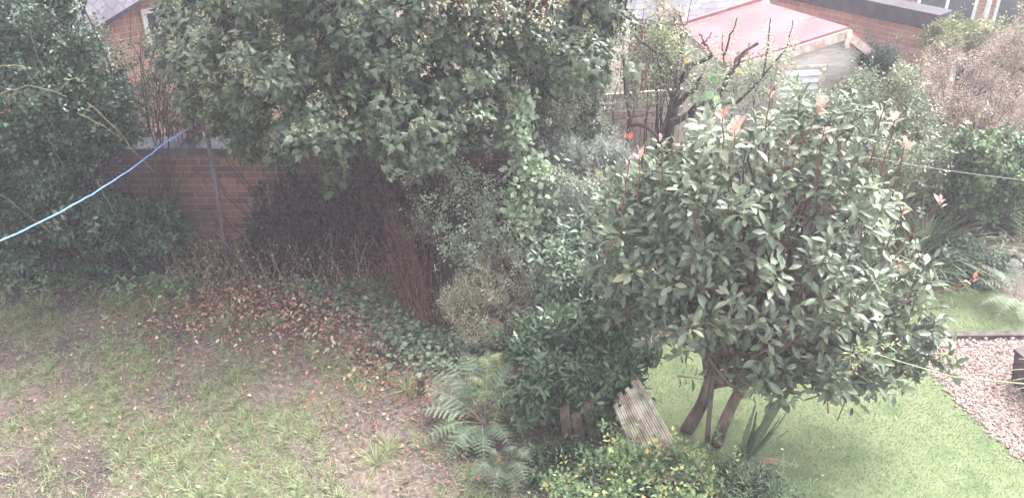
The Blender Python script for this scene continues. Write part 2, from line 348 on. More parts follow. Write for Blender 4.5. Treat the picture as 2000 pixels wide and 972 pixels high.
def sheet(name, pts, z, mat, kind='structure'):
    bm = bmesh.new(); vs = [bm.verts.new((float(x), float(y), z)) for x, y in pts]; bm.faces.new(vs); bmesh.ops.triangulate(bm, faces=bm.faces[:])
    me = bpy.data.meshes.new(name); bm.to_mesh(me); bm.free(); me.materials.append(mat); o = bpy.data.objects.new(name, me); C.objects.link(o)
    for p in me.polygons:
        if p.normal.z < 0: me.flip_normals(); break
    return setp(o, kind=kind)
GRAVEL_EDGE = [atz(*q)[:2] for q in [(1790, 664), (1800, 700), (1838, 752), (1890, 806), (1950, 862), (2010, 912), (2070, 972), (2200, 1100)]]
LAWN = [(1.0, 3.5)] + [(.75, 4.6), (1.1, 5.3), (1.1, 6.3), (1.6, 7.0), (2.8, 7.6), (3.9, 8.15), (4.7, 8.05), (5.3, 7.6), (6.5, 7.1), (8.0, 6.97)] + [(5.2, 6.98), (4.1, 6.9)] + [tuple(p) for p in GRAVEL_EDGE] + [(5.0, 3.5)]
lawn_m = plain('lawn_green', (.10, .14, .06), (.16, .19, .095), 3.5, .85, .4, detail=9, c3=(.14, .18, .085))
sheet('lawn', LAWN, .012, lawn_m)
GRAVEL = [tuple(p) for p in GRAVEL_EDGE] + [(8, 3.5), (8, 6.86), (5.2, 6.88), (4.3, 6.84)]
sheet('gravel_path', GRAVEL, .016, plain('gravel_base', (.22, .16, .15), (.42, .34, .31), 60, .9, .8))
def inpoly(x, y, poly):
    c = np.zeros(len(x), bool); n = len(poly)
    for i in range(n):
        x1, y1 = poly[i]; x2, y2 = poly[(i + 1) % n]
        k = ((y1 > y) != (y2 > y)) & (x < (x2 - x1) * (y - y1) / (y2 - y1 + 1e-12) + x1); c ^= k
    return c
def build_gravel():
    rng = np.random.default_rng(3); x = rng.uniform(3.3, 5.9, 30000); y = rng.uniform(5.0, 6.9, 30000); k = inpoly(x + rng.normal(0, .035, 30000), y + rng.normal(0, .03, 30000), GRAVEL); x, y = x[k], y[k]
    v = np.array([(1, 0, 0), (-1, 0, 0), (0, 1, 0), (0, -1, 0), (0, 0, 1), (0, 0, -1), (.6, .6, .35), (-.6, -.6, .3)], float)
    f = np.array([(0, 6, 4), (6, 2, 4), (2, 1, 4), (1, 7, 4), (7, 3, 4), (3, 0, 4), (0, 6, 5), (6, 2, 5), (2, 1, 5), (1, 7, 5), (7, 3, 5), (3, 0, 5)])
    T = (v * [1, .8, .55], f, np.zeros((0, 4), int), np.zeros((8, 2)))
    m = M(); pos = np.stack([x, y, .017 + rng.uniform(0, .012, len(x))], -1); a = rdir(rng, len(x)); a[:, 2] *= .3
    place(m, T, pos, a, np.array([0, 0, 1.]) + rng.normal(0, .4, (len(x), 3)), rng.uniform(.006, .017, len(x)) * (1 + .6 * (rng.random(len(x)) < .06)), rng.random(len(x)))
    setp(m.build('gravel', leafmat('gravel_stones', [(0.150, 0.093, 0.083), (0.314, 0.213, 0.188), (0.419, 0.320, 0.285), (0.509, 0.426, 0.396)], rough=.8, trans=0, vein=0)), kind='stuff')
build_gravel()
m = M(); pts = [(3.95, 6.90), (4.3, 6.93), (5.2, 6.94), (8, 6.92)]
for a, b in zip(pts[:-1], pts[1:]):
    d = nrm(np.array([b[0] - a[0], b[1] - a[1], 0])); nn = np.array([-d[1], d[0], 0]) * .035
    A = np.array([a[0], a[1], -.02]); Bq = np.array([b[0], b[1], -.02]); m.prism([A - nn, Bq - nn, Bq + nn, A + nn], (0, 0, .07))
setp(m.build('lawn_edging', plain('edging_wood', (.06, .05, .05), (.14, .12, .11), 12, .9, .5)), 'dark timber edging strip between the back lawn and the pink gravel', 'edging')

# ------------------------------------------------------------------ grass
def lawn_patch(x, y):
    p = np.stack([x, y, x * 0], -1); return fnoise(p, 1.25, 3) * .6 + fnoise(p, 3.4, 5) * .5
def build_rough_grass():
    rng = np.random.default_rng(11); N = 430000
    x = rng.uniform(-5.4, .75, N); y = rng.uniform(4.3, 8.2, N)
    v = lawn_patch(x, y); far = np.clip((7.55 - y + .35 * np.sin(x * 2.1) - np.clip((x + 3.3) * .55, 0, 1.2)) / .5, 0, 1)
    side = np.clip((.35 - x) / .8, .12, 1)
    dens = (.08 + .92 * np.clip(v * 1.7 + .68, 0, 1)) * (.14 + .86 * far) * side
    k = rng.random(N) < dens * .95; x, y, v = x[k], y[k], v[k]; n = len(x)
    # tufts: pull blades toward tuft centres
    q = np.round(np.stack([x, y], -1) / .11) * .11; h = np.sin(q[:, 0] * 91.7 + q[:, 1] * 47.3) * .5 + .5
    cx = q[:, 0] + np.sin(q[:, 1] * 57) * .05; cy = q[:, 1] + np.cos(q[:, 0] * 71) * .05; pull = np.where(h > .5, .55, 0) * rng.random(n)
    x = x * (1 - pull) + cx * pull; y = y * (1 - pull) + cy * pull
    az = rng.uniform(0, 6.283, n) ; el = rng.uniform(.05, .95, n) + .25 * (h > .7)
    a = np.stack([np.cos(az) * np.cos(el), np.sin(az) * np.cos(el), np.sin(el)], -1)
    size = rng.uniform(.018, .055, n) * (1 + .6 * (h > .72)) * (1 + .5 * np.clip(v, 0, 1))
    rn = np.clip(rng.random(n) * .75 + .25 * (v > 0) * rng.random(n) + (h - .5) * .15, 0, 1)
    m = M(); place(m, t_blade(.085, .5, 3), np.stack([x, y, gz(x, y) + .002], -1), a, np.stack([-a[:, 0] * .5, -a[:, 1] * .5, np.ones(n)], -1) + rng.normal(0, .3, (n, 3)), size, rn)
    setp(m.build('rough_grass', leafmat('rough_grass', [(0.492, 0.411, 0.332), (0.304, 0.266, 0.193), (0.176, 0.217, 0.112), (0.258, 0.326, 0.138), (0.422, 0.458, 0.250)], [0, .22, .42, .72, 1], rough=.55, trans=.3, vein=0)), kind='stuff')
build_rough_grass()
def build_fine_grass():
    rng = np.random.default_rng(12); N = 190000
    x = rng.uniform(.7, 6.0, N); y = rng.uniform(4.5, 8.2, N); k = inpoly(x, y, LAWN); x, y = x[k], y[k]; n = len(x)
    az = rng.uniform(0, 6.283, n); el = rng.uniform(.3, 1.2, n); a = np.stack([np.cos(az) * np.cos(el), np.sin(az) * np.cos(el), np.sin(el)], -1)
    p = np.stack([x, y, x * 0], -1); rn = np.clip(.5 + .28 * fnoise(p, 1.5, 8) + .12 * fnoise(p, 4, 9) + rng.normal(0, .07, n), 0, 1)
    m = M(); place(m, t_blade(.14, .3, 2), np.stack([x, y, np.full(n, .012)], -1), a, np.array([0, 0, 1.]) + rng.normal(0, .4, (n, 3)), rng.uniform(.012, .024, n), rn)
    setp(m.build('mown_grass', leafmat('mown_grass', [(0.178, 0.197, 0.093), (0.097, 0.146, 0.061), (0.115, 0.170, 0.072), (0.149, 0.197, 0.090)], rough=.6, trans=.3, vein=0)), kind='stuff')
build_fine_grass()

# fallen leaves and litter
def t_litter():
    v, f3, f4, uv = t_oval(.62, 3, .35, -.25, 1, .5); return v, f3, f4, uv
def build_litter():
    rng = np.random.default_rng(21); m = M()
    def sc_(n, cx, cy, sx, sy, smin, smax, lo, hi):
        x = rng.normal(cx, sx, n); y = rng.normal(cy, sy, n); k = (y < 8.18) & (y > 4.3) & (x < .8); x, y = x[k], y[k]; n = len(x)
        az = rng.uniform(0, 6.283, n); a = np.stack([np.cos(az), np.sin(az), rng.uniform(-.1, .45, n)], -1)
        place(m, t_litter(), np.stack([x, y, gz(x, y) + rng.uniform(.004, .03, n)], -1), a, np.array([0, 0, 1.]) + rng.normal(0, .45, (n, 3)), rng.uniform(smin, smax, n), rng.uniform(lo, hi, n))
    sc_(3600, -1.7, 7.5, .95, .42, .018, .06, 0, .8)     # copper drift below the ivy
    sc_(900, -.9, 6.9, .55, .5, .025, .06, 0, .6)
    sc_(700, -.5, 6.1, .45, .7, .02, .05, 0, .5)
    sc_(500, -2.9, 7.6, .5, .3, .025, .06, 0, .5)
    sc_(700, -3.6, 6.5, 1.1, .8, .015, .045, 0, .55)
    n = 1500; sc_(n, -1.8, 5.8, 1.6, .9, .010, .035, .0, .55)
    sc_(170, -1.5, 6.0, 1.7, 1.2, .012, .045, .72, 1.0)
    setp(m.build('fallen_leaves', leafmat('fallen_leaves', [(0.133, 0.065, 0.051), (0.322, 0.142, 0.088), (0.492, 0.271, 0.202), (0.568, 0.456, 0.377), (0.568, 0.598, 0.276), (0.644, 0.738, 0.654)], [0, .25, .5, .68, .84, 1], rough=.7, trans=.15, vein=.2)), kind='stuff')
    # right lawn: a few pale leaves
    m = M(); n = 60; x = rng.uniform(1.2, 4.6, n); y = rng.uniform(4.8, 8, n); k = inpoly(x, y, LAWN); x, y = x[k], y[k]; n = len(x); az = rng.uniform(0, 6.283, n)
    place(m, t_litter(), np.stack([x, y, np.full(n, .035)], -1), np.stack([np.cos(az), np.sin(az), az * 0 + .1], -1), np.array([0, 0, 1.]) + rng.normal(0, .3, (n, 3)), rng.uniform(.015, .035, n), rng.uniform(.3, 1, n))
    setp(m.build('scattered_leaves', bpy.data.materials['fallen_leaves']), kind='stuff')
build_litter()

# ------------------------------------------------------------------ brick boundary wall with coping
WY = 8.32
root = empty('brick_wall', (-3.4, WY + .11, 0), 'old red brick garden wall with flat stone coping behind the leaning dark post', 'wall')
m = M(); m.box((-3.3, WY + .115, .66), (8.0, .23, 1.36)); m.build('brickwork', brickmat('old_brick', (.11, .060, .052), (.26, .125, .095), (.22, .20, .195), stainamt=.8, stain=(.09, .07, .065)), root)
m = M(); x = -7.2
while x < .25:
    m.box((x + .29, WY + .115, 1.375 + random.Random(int(x * 10)).uniform(-.004, .004)), (.575, .31, .075)); x += .58
m.build('coping', plain('coping_stone', (.07, .068, .085), (.13, .125, .15), 9, .85, .5), root)

# ------------------------------------------------------------------ buildings behind
def unit(a, b): return nrm(np.asarray(b) - np.asarray(a))
def window(parent, A, u, wd, z0, z1, nrmv, mull=1, name='window', blind=False):
    """A = lower left corner on the wall, u along the wall"""
    fr = M(); t = .06; out = nrmv * .03; Z = np.array([0, 0, 1.])
    def bar(a, b, c, d): # a..b along u, c..d in z
        q = [A + u * a + Z * (c - A[2]), A + u * b + Z * (c - A[2]), A + u * b + Z * (d - A[2]), A + u * a + Z * (d - A[2])]; fr.prism([p + out for p in q], -nrmv * .06)
    bar(0, t, z0, z1); bar(wd - t, wd, z0, z1); bar(t, wd - t, z1 - t, z1); bar(t, wd - t, z0, z0 + t)
    for i in range(1, mull + 1): c = wd * i / (mull + 1); bar(c - t / 2, c + t / 2, z0 + t, z1 - t)
    f = fr.build(name, white_paint, parent); g = M(); g.prism([A + u * t + Z * (z0 - A[2]) + nrmv * .012, A + u * (wd - t) + Z * (z0 - A[2]) + nrmv * .012, A + u * (wd - t) + Z * (z1 - A[2]) + nrmv * .012, A + u * t + Z * (z1 - A[2]) + nrmv * .012], -nrmv * .01)
    g.build('pane', glass, f); return f

# left: low brick outbuilding with slate roof, seen between hedge and ivy
def left_building():
    root = empty('brick_outbuilding', (-5.0, 10.6, 0), 'low brick outbuilding with grey slate roof glimpsed between dark hedge and ivy', 'outbuilding')
    A = np.array([-5.15, 10.3, 0.]); u = nrm(np.array([.80, .60, 0])); nv = np.array([u[1], -u[0], 0])
    # gable wall running back to the right, eaves wall running left
    Bp = A + u * 3.4
    m = M(); m.prism([A, Bp, Bp + [0, 0, 3.2], A + [0, 0, 2.0]], -nv * .22); m.build('gable_wall', brickmat('orange_brick', (.36, .18, .14), (.50, .29, .23), (.50, .45, .40), tuple(u), stainamt=.25, stain=(.55, .50, .46)), root)
    L = A - nv * 0 + np.array([-u[1], u[0], 0]) * 0
    back = -nv
    C1 = A - u * 0; D = A + np.array([-3.2, .9, 0])
    m = M(); m.prism([D, A, A + [0, 0, 2.0], D + [0, 0, 2.0]], (0.05, .22, 0)); m.build('eaves_wall', bpy.data.materials['orange_brick'], root)
    e0 = A + np.array([.10, -.18, 2.0]); e1 = D + np.array([0, -.2, 2.0]); r0 = e0 + u * 2.4 + [0, 0, 1.0]; r1 = e1 + u * 2.4 + [0, 0, 1.0]
    nn = nrm(np.cross(e0 - e1, r0 - e0)); m = M(); m.prism([e1, e0, r0, r1], nn * .06)
    ud = nrm(e0 - e1); m.build('roof', slatemat('slate_left', ud, nrm(r0 - e0), (.09, .082, .10), (.15, .135, .16)), root)
    m = M(); m.tube([e1 + [0, -.05, -.03], e0 + [0, -.05, -.03]], .05, sides=8); m.build('gutter', plain('black_plastic', (.03, .03, .035), (.05, .05, .055), 5, .4, .05), root)
    m = M(); q = A + u * .22 + nv * .06; m.tube([q + [0, 0, 1.9], q + [0, 0, .35], q + nv * .16 + [0, 0, .2]], .045, sides=8); m.build('downpipe', white_paint, root)
    window(root, A + u * .72 + [0, 0, 1.75], u, .24, 1.75, 2.2, nv, 0)
left_building()

# shed with red felt roof
def shed():
    F = atz(1655, 58, 2.2); Bk = atz(1490, 8, 2.2); FL = atz(1418, 133, 1.86); FR = atz(1735, 122, 1.82); BL = atz(1327, 58, 1.86); BR = FR + (BL - FL) * .9
    root = empty('garden_shed', (*((FL + FR) / 2)[:2], 0), 'cream timber garden shed with faded red felt roof and louvred window', 'shed')
    felt = plain('red_felt', (.29, .13, .14), (.37, .175, .185), 2.2, 1.0, .15, detail=8, spec=.05); cream = plain('cream_boards', (.48, .41, .37), (.62, .56, .52), 7, .7, .2, (1, 1, 6)); trimw = plain('peeling_trim', (.55, .36, .30), (.78, .70, .64), 12, .7, .2)
    m = M(); up = np.array([0, 0, .03]); m.prism([FL, F, Bk, BL], up); m.prism([F, FR, BR, Bk], up)
    r = m.build('roof', felt, root)
    for tt in (.36, .70):
        a0, a1 = FL + (BL - FL) * tt + up * 1.05, F + (Bk - F) * tt + up * 1.05; dv = nrm(Bk - F) * .012; lp = M(); lp.prism([a0 - dv, a1 - dv, a1 + dv, a0 + dv], (0, 0, .006)); lp.build('felt_lap', bpy.data.materials['red_felt'], r)
    m = M(); q = (Bk - F) * .02; 
    ff = nrm(np.cross(F - FL, [0, 0, 1.])) ; ff[2] = 0
    if ff[1] > 0: ff = -ff
    m.prism([FL + ff * .03, F + ff * .03, F + ff * .03 - [0, 0, .11], FL + ff * .03 - [0, 0, .11]], -ff * .025)
    m.prism([F + ff * .034, FR + ff * .034, FR + ff * .034 - [0, 0, .11], F + ff * .034 - [0, 0, .11]], -ff * .025)
    m.box(F + ff * .045 - [0, 0, .10], (.06, .03, .2), rot=math.atan2(ff[0], -ff[1])); m.build('bargeboard', trimw, root)
    # back verge board
    m = M(); m.prism([BL - ff * .02 + [0, 0, .035], Bk - ff * .02 + [0, 0, .035], Bk - ff * .02 + [0, 0, .075], BL - ff * .02 + [0, 0, .075]], -ff * .04); m.build('verge_batten', plain('red_batten', (.34, .15, .15), (.42, .20, .19), 6, .8, .2), root)
    # walls (inset)
    c = (FL + FR + BL + BR) / 4
    ins = lambda P, z: np.array([c[0] + (P[0] - c[0]) * .93, c[1] + (P[1] - c[1]) * .93, z])
    m = M(); a, b, cc, d = ins(FL, 0), ins(FR, 0), ins(BR, 0), ins(BL, 0)
    for p, q in ((a, b), (b, cc), (cc, d), (d, a)):
        H_ = 1.79; nn = nrm(np.cross(q - p, [0, 0, 1.])); k = 12
        for i in range(k): # lapped boards, each a little proud at its foot
            z0, z1 = H_ * i / k, H_ * (i + 1) / k
            m.prism([p + [0, 0, z0] + nn * .007, q + [0, 0, z0] + nn * .007, q + [0, 0, z1], p + [0, 0, z1]], -nn * .03)
    ap = ins(F, 2.12); nn = nrm(np.cross(b - a, [0, 0, 1.])); m.prism([a + [0, 0, 1.79], b + [0, 0, 1.79], ap], -nn * .03)
    m.build('board_wall', cream, root)
    u = unit(a, b); L = np.linalg.norm(b - a); A = a + u * L * .36 + [0, 0, 1.0] + nn * .02
    # louvred window with frame
    wd = .42; z0, z1 = 1.38, 1.80; fr = M(); Z = np.array([0, 0, 1.])
    for (s0, s1, c0, c1) in ((-.10, 0, z0 - .06, z1 + .03), (wd, wd + .08, z0 - .06, z1 + .03), (0, wd, z1, z1 + .03), (0, wd, z0 - .06, z0)):
        P = A + nn * .03; fr.prism([P + u * s0 + Z * (c0 - A[2]), P + u * s1 + Z * (c0 - A[2]), P + u * s1 + Z * (c1 - A[2]), P + u * s0 + Z * (c1 - A[2])], -nn * .04)
    f = fr.build('window', trimw, root); g = M()
    for i in range(5):
        c0 = z0 + (z1 - z0) * i / 5; c1 = z0 + (z1 - z0) * (i + .86) / 5; P = A + nn * .012
        g.prism([P + nn * .03 + Z * (c0 - A[2]), P + nn * .03 + u * wd + Z * (c0 - A[2]), P + u * wd + Z * (c1 - A[2]), P + Z * (c1 - A[2])], -nn * .006)
    g.build('louvre', white_paint, f)
shed()

# long low store with slate roof and red-brown boards
def store():
    A = atz(1236, 40, 1.72); Bq = atz(1400, 62, 1.72); Bq = A + nrm(Bq - A) * 1.95; back = nrm(np.array([.10, 1, 0]))
    root = empty('slate_roofed_store', (*((A + Bq) / 2)[:2], 0), 'red-brown boarded store with weathered slate roof left of the red-roofed shed', 'outbuilding')
    e0, e1 = A + [-.05, 0, 0], Bq; r0, r1 = e0 + back * 2.0 + [0, 0, .75], e1 + back * 2.0 + [0, 0, .75]; nn = nrm(np.cross(e1 - e0, r0 - e0))
    m = M(); m.prism([e0, e1, r1, r0], nn * .05); m.build('roof', slatemat('slate_store', nrm(e1 - e0), nrm(r0 - e0), (.075, .073, .095), (.15, .145, .175)), root)
    u = nrm(e1 - e0); u[2] = 0; m = M(); k = 13; L = 1.8
    for i in range(k):
        p = np.array([e0[0], e0[1], 0]) + u * (.10 + L * i / k) + back * .16; q = p + u * (L / k - .012); m.prism([p, q, q + [0, 0, 1.66], p + [0, 0, 1.66]], back * .03)
    p = np.array([e0[0], e0[1], 0]) + u * .10 + back * .16; m.prism([p, p + back * 1.8, p + back * 1.8 + [0, 0, 2.2], p + [0, 0, 1.66]], u * .03)
    m.build('board_wall', plain('red_brown_boards', (.20, .085, .065), (.30, .14, .11), 5, .8, .4, (3, 3, .4)), root)
    m = M(); m.tube([e0 + [0, -.05, -.03], e1 + [0, -.05, -.03]], .05, sides=8); m.build('gutter', bpy.data.materials['black_plastic'], root)
store()

# slatted fence under the apple tree
def slat_fence():
    A = atY(1176, 240, 9.3); Bq = atY(1330, 234, 9.5); zb = A[2]; zt = atY(1250, 182, 9.4)[2]; A[2] = 0; Bq[2] = 0; u = unit(A, Bq); L = np.linalg.norm(Bq - A); rot = math.atan2(u[1], u[0])
    root = empty('slatted_fence', (*((A + Bq) / 2)[:2], 0), 'weathered pink-grey slatted fence with horizontal rails behind the thin curved dark stem', 'fence'); wood = plain('fence_wood_pale', (.40, .29, .26), (.62, .50, .46), 9, .8, .3, (1, 6, 6))
    for z in np.linspace(zb, zt, 4):
        m = M(); m.box((A + Bq) / 2 + [0, -.02, z], (L, .03, .055), rot=rot); m.build('rail', wood, root)
    m = M()
    for i in range(14): m.box(A + u * L * (i + .5) / 14 + [0, .018, zt / 2], (.05, .015, zt), rot=rot)
    m.build('slats', wood, root)
slat_fence()

# right: dark-coped brick wall and the house beyond
def back_wall():
    zt = 1.62; P0 = atz(1698, 0, zt); P1 = atz(1840, 29, zt); u = unit(P0, P1); P0 = P1 - u * 4.2; nn = np.array([u[1], -u[0], 0])
    if nn[1] > 0: nn = -nn
    root = empty('coped_brick_wall', (*((P0 + P1) / 2)[:2], 0), 'red brick wall with thick dark coping rising behind the shed roof', 'wall')
    a = P0 * [1, 1, 0]; b = P1 * [1, 1, 0] - u * .12
    m = M(); m.prism([a, b, b + [0, 0, zt - .24], a + [0, 0, zt - .24]], -nn * .3); m.build('brickwork', brickmat('back_brick', (.36, .15, .11), (.50, .26, .20), (.42, .36, .34), tuple(u), stainamt=.7, stain=(.22, .14, .13)), root)
    m = M(); m.prism([a + nn * .06 + [0, 0, zt - .24], b + u * .12 + nn * .06 + [0, 0, zt - .24], b + u * .12 + nn * .06 + [0, 0, zt], a + nn * .06 + [0, 0, zt]], -nn * .42)
    m.build('coping', plain('dark_coping', (.035, .032, .045), (.07, .063, .08), 6, .6, .3), root)
    # pale pier at its end
    m = M(); m.prism([b + u * .002, b + u * .42 - nn * .05, b + u * .42 - nn * .05 + [0, 0, zt - .30], b + u * .002 + [0, 0, zt - .30]], -nn * .25)
    m.build('pier', brickmat('pale_pier_brick', (.52, .33, .27), (.66, .50, .43), (.66, .6, .56), tuple(u), stainamt=.3, stain=(.6, .5, .45)), root)
back_wall()
def house():
    A = np.array([6.1, 17.6, 0.]); u = nrm(np.array([1, -.10, 0])); nn = np.array([u[1], -u[0], 0]); L = 9.0
    root = empty('brick_house', (A[0] + 4, A[1], 0), 'pale red brick house with white window frames beyond the back gardens', 'house')
    Bq = A + u * L; m = M(); m.prism([A, Bq, Bq + [0, 0, 5.4], A + [0, 0, 5.4]], -nn * .3)
    m.build('wall', brickmat('house_brick', (.40, .19, .15), (.54, .33, .27), (.52, .46, .42), tuple(u), stainamt=.3, stain=(.3, .2, .18)), root)
    m = M(); e0, e1 = A - u * .3 + nn * .35 + [0, 0, 5.3], Bq + u * .3 + nn * .35 + [0, 0, 5.3]; r0, r1 = e0 - nn * 4 + [0, 0, 2.4], e1 - nn * 4 + [0, 0, 2.4]
    m.prism([e0, e1, r1, r0], (0, 0, .1)); m.build('roof', slatemat('slate_house', u, nrm(r0 - e0)), root)
    for s, wd, z0, z1, mu in ((.75, .85, .35, 1.9, 1), (1.95, 1.15, .05, 2.1, 1), (3.45, 1.45, -.0, 2.1, 1), (5.5, 1.2, .7, 2.0, 1)):
        window(root, A + u * s + [0, 0, z0 + .01], u, wd, z0 + .01, z1, nn, mu)
    m = M(); q = A + u * .1 + nn * .03; m.prism([q + [0, 0, .9], q + u * .55 + [0, 0, .9], q + u * .55 + [0, 0, 2.0], q + [0, 0, 2.0]], -nn * .05); m.build('render_panel', white_paint, root)
    m = M(); q = A + u * 3.27 + nn * .10; m.tube([q, q + [0, 0, 5.2]], .05, sides=8); m.build('downpipe', white_paint, root)
house()

# ================================================================== PLANTS
G = {}
def lm(name, *a, **k):
    if name not in G: G[name] = leafmat(name, *a, **k)
    return G[name]
def limb(m, rng, a, b, r0, r1, n=8, sag=0, wob=.02, sides=5): m.tube(curve(a, b, n, sag, wob, rng), r0, r1, sides=sides, knob=.12, rng=rng)

# ---- ivy clad tree
def ivy_tree():
    rng = np.random.default_rng(31)
    base = np.array([-1.5, 9.1, 0]); root = empty('ivy_clad_tree', base, 'huge dark ivy mass with yellowish flower heads overhanging the brick wall', 'tree')
    bl = [blob(345, 45, 8.4, 50, 60, .35), blob(430, 60, 8.1, 120, 120, .8), blob(480, 225, 7.9, 90, 75, .5), blob(560, 140, 7.8, 130, 110, .8), blob(640, 225, 7.6, 160, 95, .8), blob(800, 210, 7.6, 160, 120, .9), blob(900, 120, 7.9, 160, 130, .9),
          blob(760, 20, 8.2, 260, 130, 1.2), blob(560, -40, 8.4, 230, 120, 1.1), blob(1030, 50, 8.4, 190, 110, .9), blob(1150, 10, 8.6, 95, 75, .7), blob(960, 215, 7.8, 70, 80, .5), blob(660, 320, 7.45, 40, 35, .3), blob(430, 160, 8.0, 75, 70, .5),
          blob(560, -180, 8.8, 250, 150, 1.4), blob(900, -180, 8.9, 300, 150, 1.4)]
    big = bl; bl = frag(rng, bl, 9, .36, .74)
    P, N = on_blobs(rng, bl, 2100, lump=.24, lsc=3.2, inner=.06, zmin=1.35, back=.12, stray=.2, gap=1.6)
    S = N * .75 + np.array([0, 0, .45]) + rng.normal(0, .35, N.shape)
    m = M(); shoots(m, T_IVY, rng, P, S, 15, .092, .14, 66, 132, jit=.28, petiole=.35, wscale=.82)
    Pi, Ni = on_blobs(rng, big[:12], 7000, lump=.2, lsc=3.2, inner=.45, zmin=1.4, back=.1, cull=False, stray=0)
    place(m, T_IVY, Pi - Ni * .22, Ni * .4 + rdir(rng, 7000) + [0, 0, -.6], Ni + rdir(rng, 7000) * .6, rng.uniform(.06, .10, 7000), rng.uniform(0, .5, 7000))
    m.build('foliage', lm('ivy', [(0.024, 0.040, 0.022), (0.044, 0.072, 0.037), (0.073, 0.109, 0.057), (0.116, 0.155, 0.084), (0.194, 0.214, 0.133)], rough=.36, trans=.15, vein=.22, veincol=(.14, .19, .11), spec=.6), root)
    # flower heads: balls of small stalks
    k = rng.random(len(P)) < np.clip(.20 + .10 * fnoise(P, 1.1, 4), .03, .4); Q = P[k]; SS = nrm(S[k]); u = rng.integers(2, 5, len(Q)); Q = np.repeat(Q, u, 0); SS = np.repeat(SS, u, 0); c = Q + SS * .085 + [0, 0, .03] + rng.normal(0, .035, Q.shape)
    d = rdir(rng, len(c) * 22); cc = np.repeat(c, 22, 0); ball = t_small(.75)
    m = M(); place(m, ball, cc + d * .024, d + rng.normal(0, .2, d.shape), rdir(rng, len(d)), rng.uniform(.011, .019, len(d)), rng.random(len(d)))
    setp(m.build('flower_heads', lm('ivy_flowers', [(0.204, 0.196, 0.102), (0.340, 0.332, 0.187), (0.468, 0.451, 0.281)], rough=.8, trans=.1, vein=0), root), kind='stuff')
    m = M(); m.tube(curve(base, base + [.1, -.2, 3.6], 9, 0, .05, rng), .24, .14, sides=10, knob=.1, rng=rng); m.build('trunk', bark, root, smooth=True)
    m = M()
    for i in rng.choice(len(P), 60, replace=False): limb(m, rng, base + [0, -.1, rng.uniform(1.2, 2.8)], P[i] - N[i] * .1, .035, .008, 7, -.05, .04)
    for i in range(46):
        x = rng.uniform(-3.2, .2); z = rng.uniform(1.35, 1.75); y = rng.uniform(7.6, 8.2); p = np.array([x, y, z + .3]); limb(m, rng, p, p + [rng.normal(0, .15), rng.normal(0, .1), -rng.uniform(.3, .9)], .006, .002, 6, 0, .03, 4)
    m.build('branches', bark, root)
ivy_tree()

# ---- dark small-leaved hedge on the left
def hedge():
    rng = np.random.default_rng(32); base = np.array([-4.6, 8.05, 0]); root = empty('evergreen_hedge', base, 'tall overgrown dark small-leaved hedge filling the corner beside the blue line', 'hedge')
    bl = [blob(0, 40, 7.7, 110, 95, .6), blob(95, 130, 7.7, 110, 75, .6), blob(190, 190, 7.8, 85, 55, .5), blob(20, 200, 7.5, 150, 120, .7), blob(150, 250, 7.7, 110, 70, .5), blob(70, 330, 7.5, 130, 90, .6), blob(225, 245, 7.9, 50, 35, .35),
          blob(20, 430, 7.4, 130, 75, .5), blob(150, 425, 7.6, 110, 55, .4), blob(260, 445, 7.8, 80, 45, .35), blob(330, 440, 7.95, 38, 30, .2), blob(120, -60, 8.2, 60, 60, .5), blob(-120, 200, 7.4, 130, 200, .7), blob(30, 490, 8.0, 130, 42, .22), blob(180, 490, 8.02, 110, 42, .22), blob(300, 485, 8.08, 70, 38, .18)]
    big = bl; bl = frag(rng, bl, 8, .38, .74)
    P, N = on_blobs(rng, bl, 6500, lump=.24, lsc=3.0, inner=.10, back=.1)
    m = M(); shoots(m, T_SM, rng, P, N * .6 + np.array([0, 0, .5]) + rng.normal(0, .5, N.shape), 9, .060, .13, 35, 85, jit=.4, petiole=.15)
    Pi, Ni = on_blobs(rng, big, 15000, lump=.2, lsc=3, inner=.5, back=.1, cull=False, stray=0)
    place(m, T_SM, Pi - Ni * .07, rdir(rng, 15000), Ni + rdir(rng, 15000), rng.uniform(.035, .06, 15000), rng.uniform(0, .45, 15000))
    m.build('foliage', lm('hedge_leaf', [(0.011, 0.021, 0.014), (0.024, 0.049, 0.029), (0.044, 0.093, 0.049), (0.089, 0.154, 0.089), (0.211, 0.259, 0.194)], rough=.34, trans=.15, vein=0, spec=.6), root)
    m = M()
    for i in rng.choice(len(P), 60, replace=False): limb(m, rng, base + [rng.uniform(-.9, 1.0), rng.uniform(-.1, .1), .0], P[i] - N[i] * .03, .022, .004, 8, .1, .05)
    m.build('branches', twig_dark, root)
    m = M()
    TWO = plain('twig_olive', (.14, .13, .07), (.27, .24, .14), 30, .8, .2)
    for a, b, sg in [((0, 185), (130, 190), .08), ((60, 60), (75, 120), 0), ((170, 200), (300, 335), .03), ((150, 220), (240, 275), .02), ((120, 175), (165, 160), .06), ((0, 380), (110, 460), .0), ((90, 265), (125, 330), .05), ((0, 130), (60, 135), .02), ((190, 350), (225, 420), 0)]:
        m = M(); A = atY(*a, 6.95); Bq = atY(*b, 7.05); m.tube(curve(A, Bq, 8, sg, .006, rng), .0042, .0022, sides=4); m.build('arching_stem', TWO, root)
hedge()

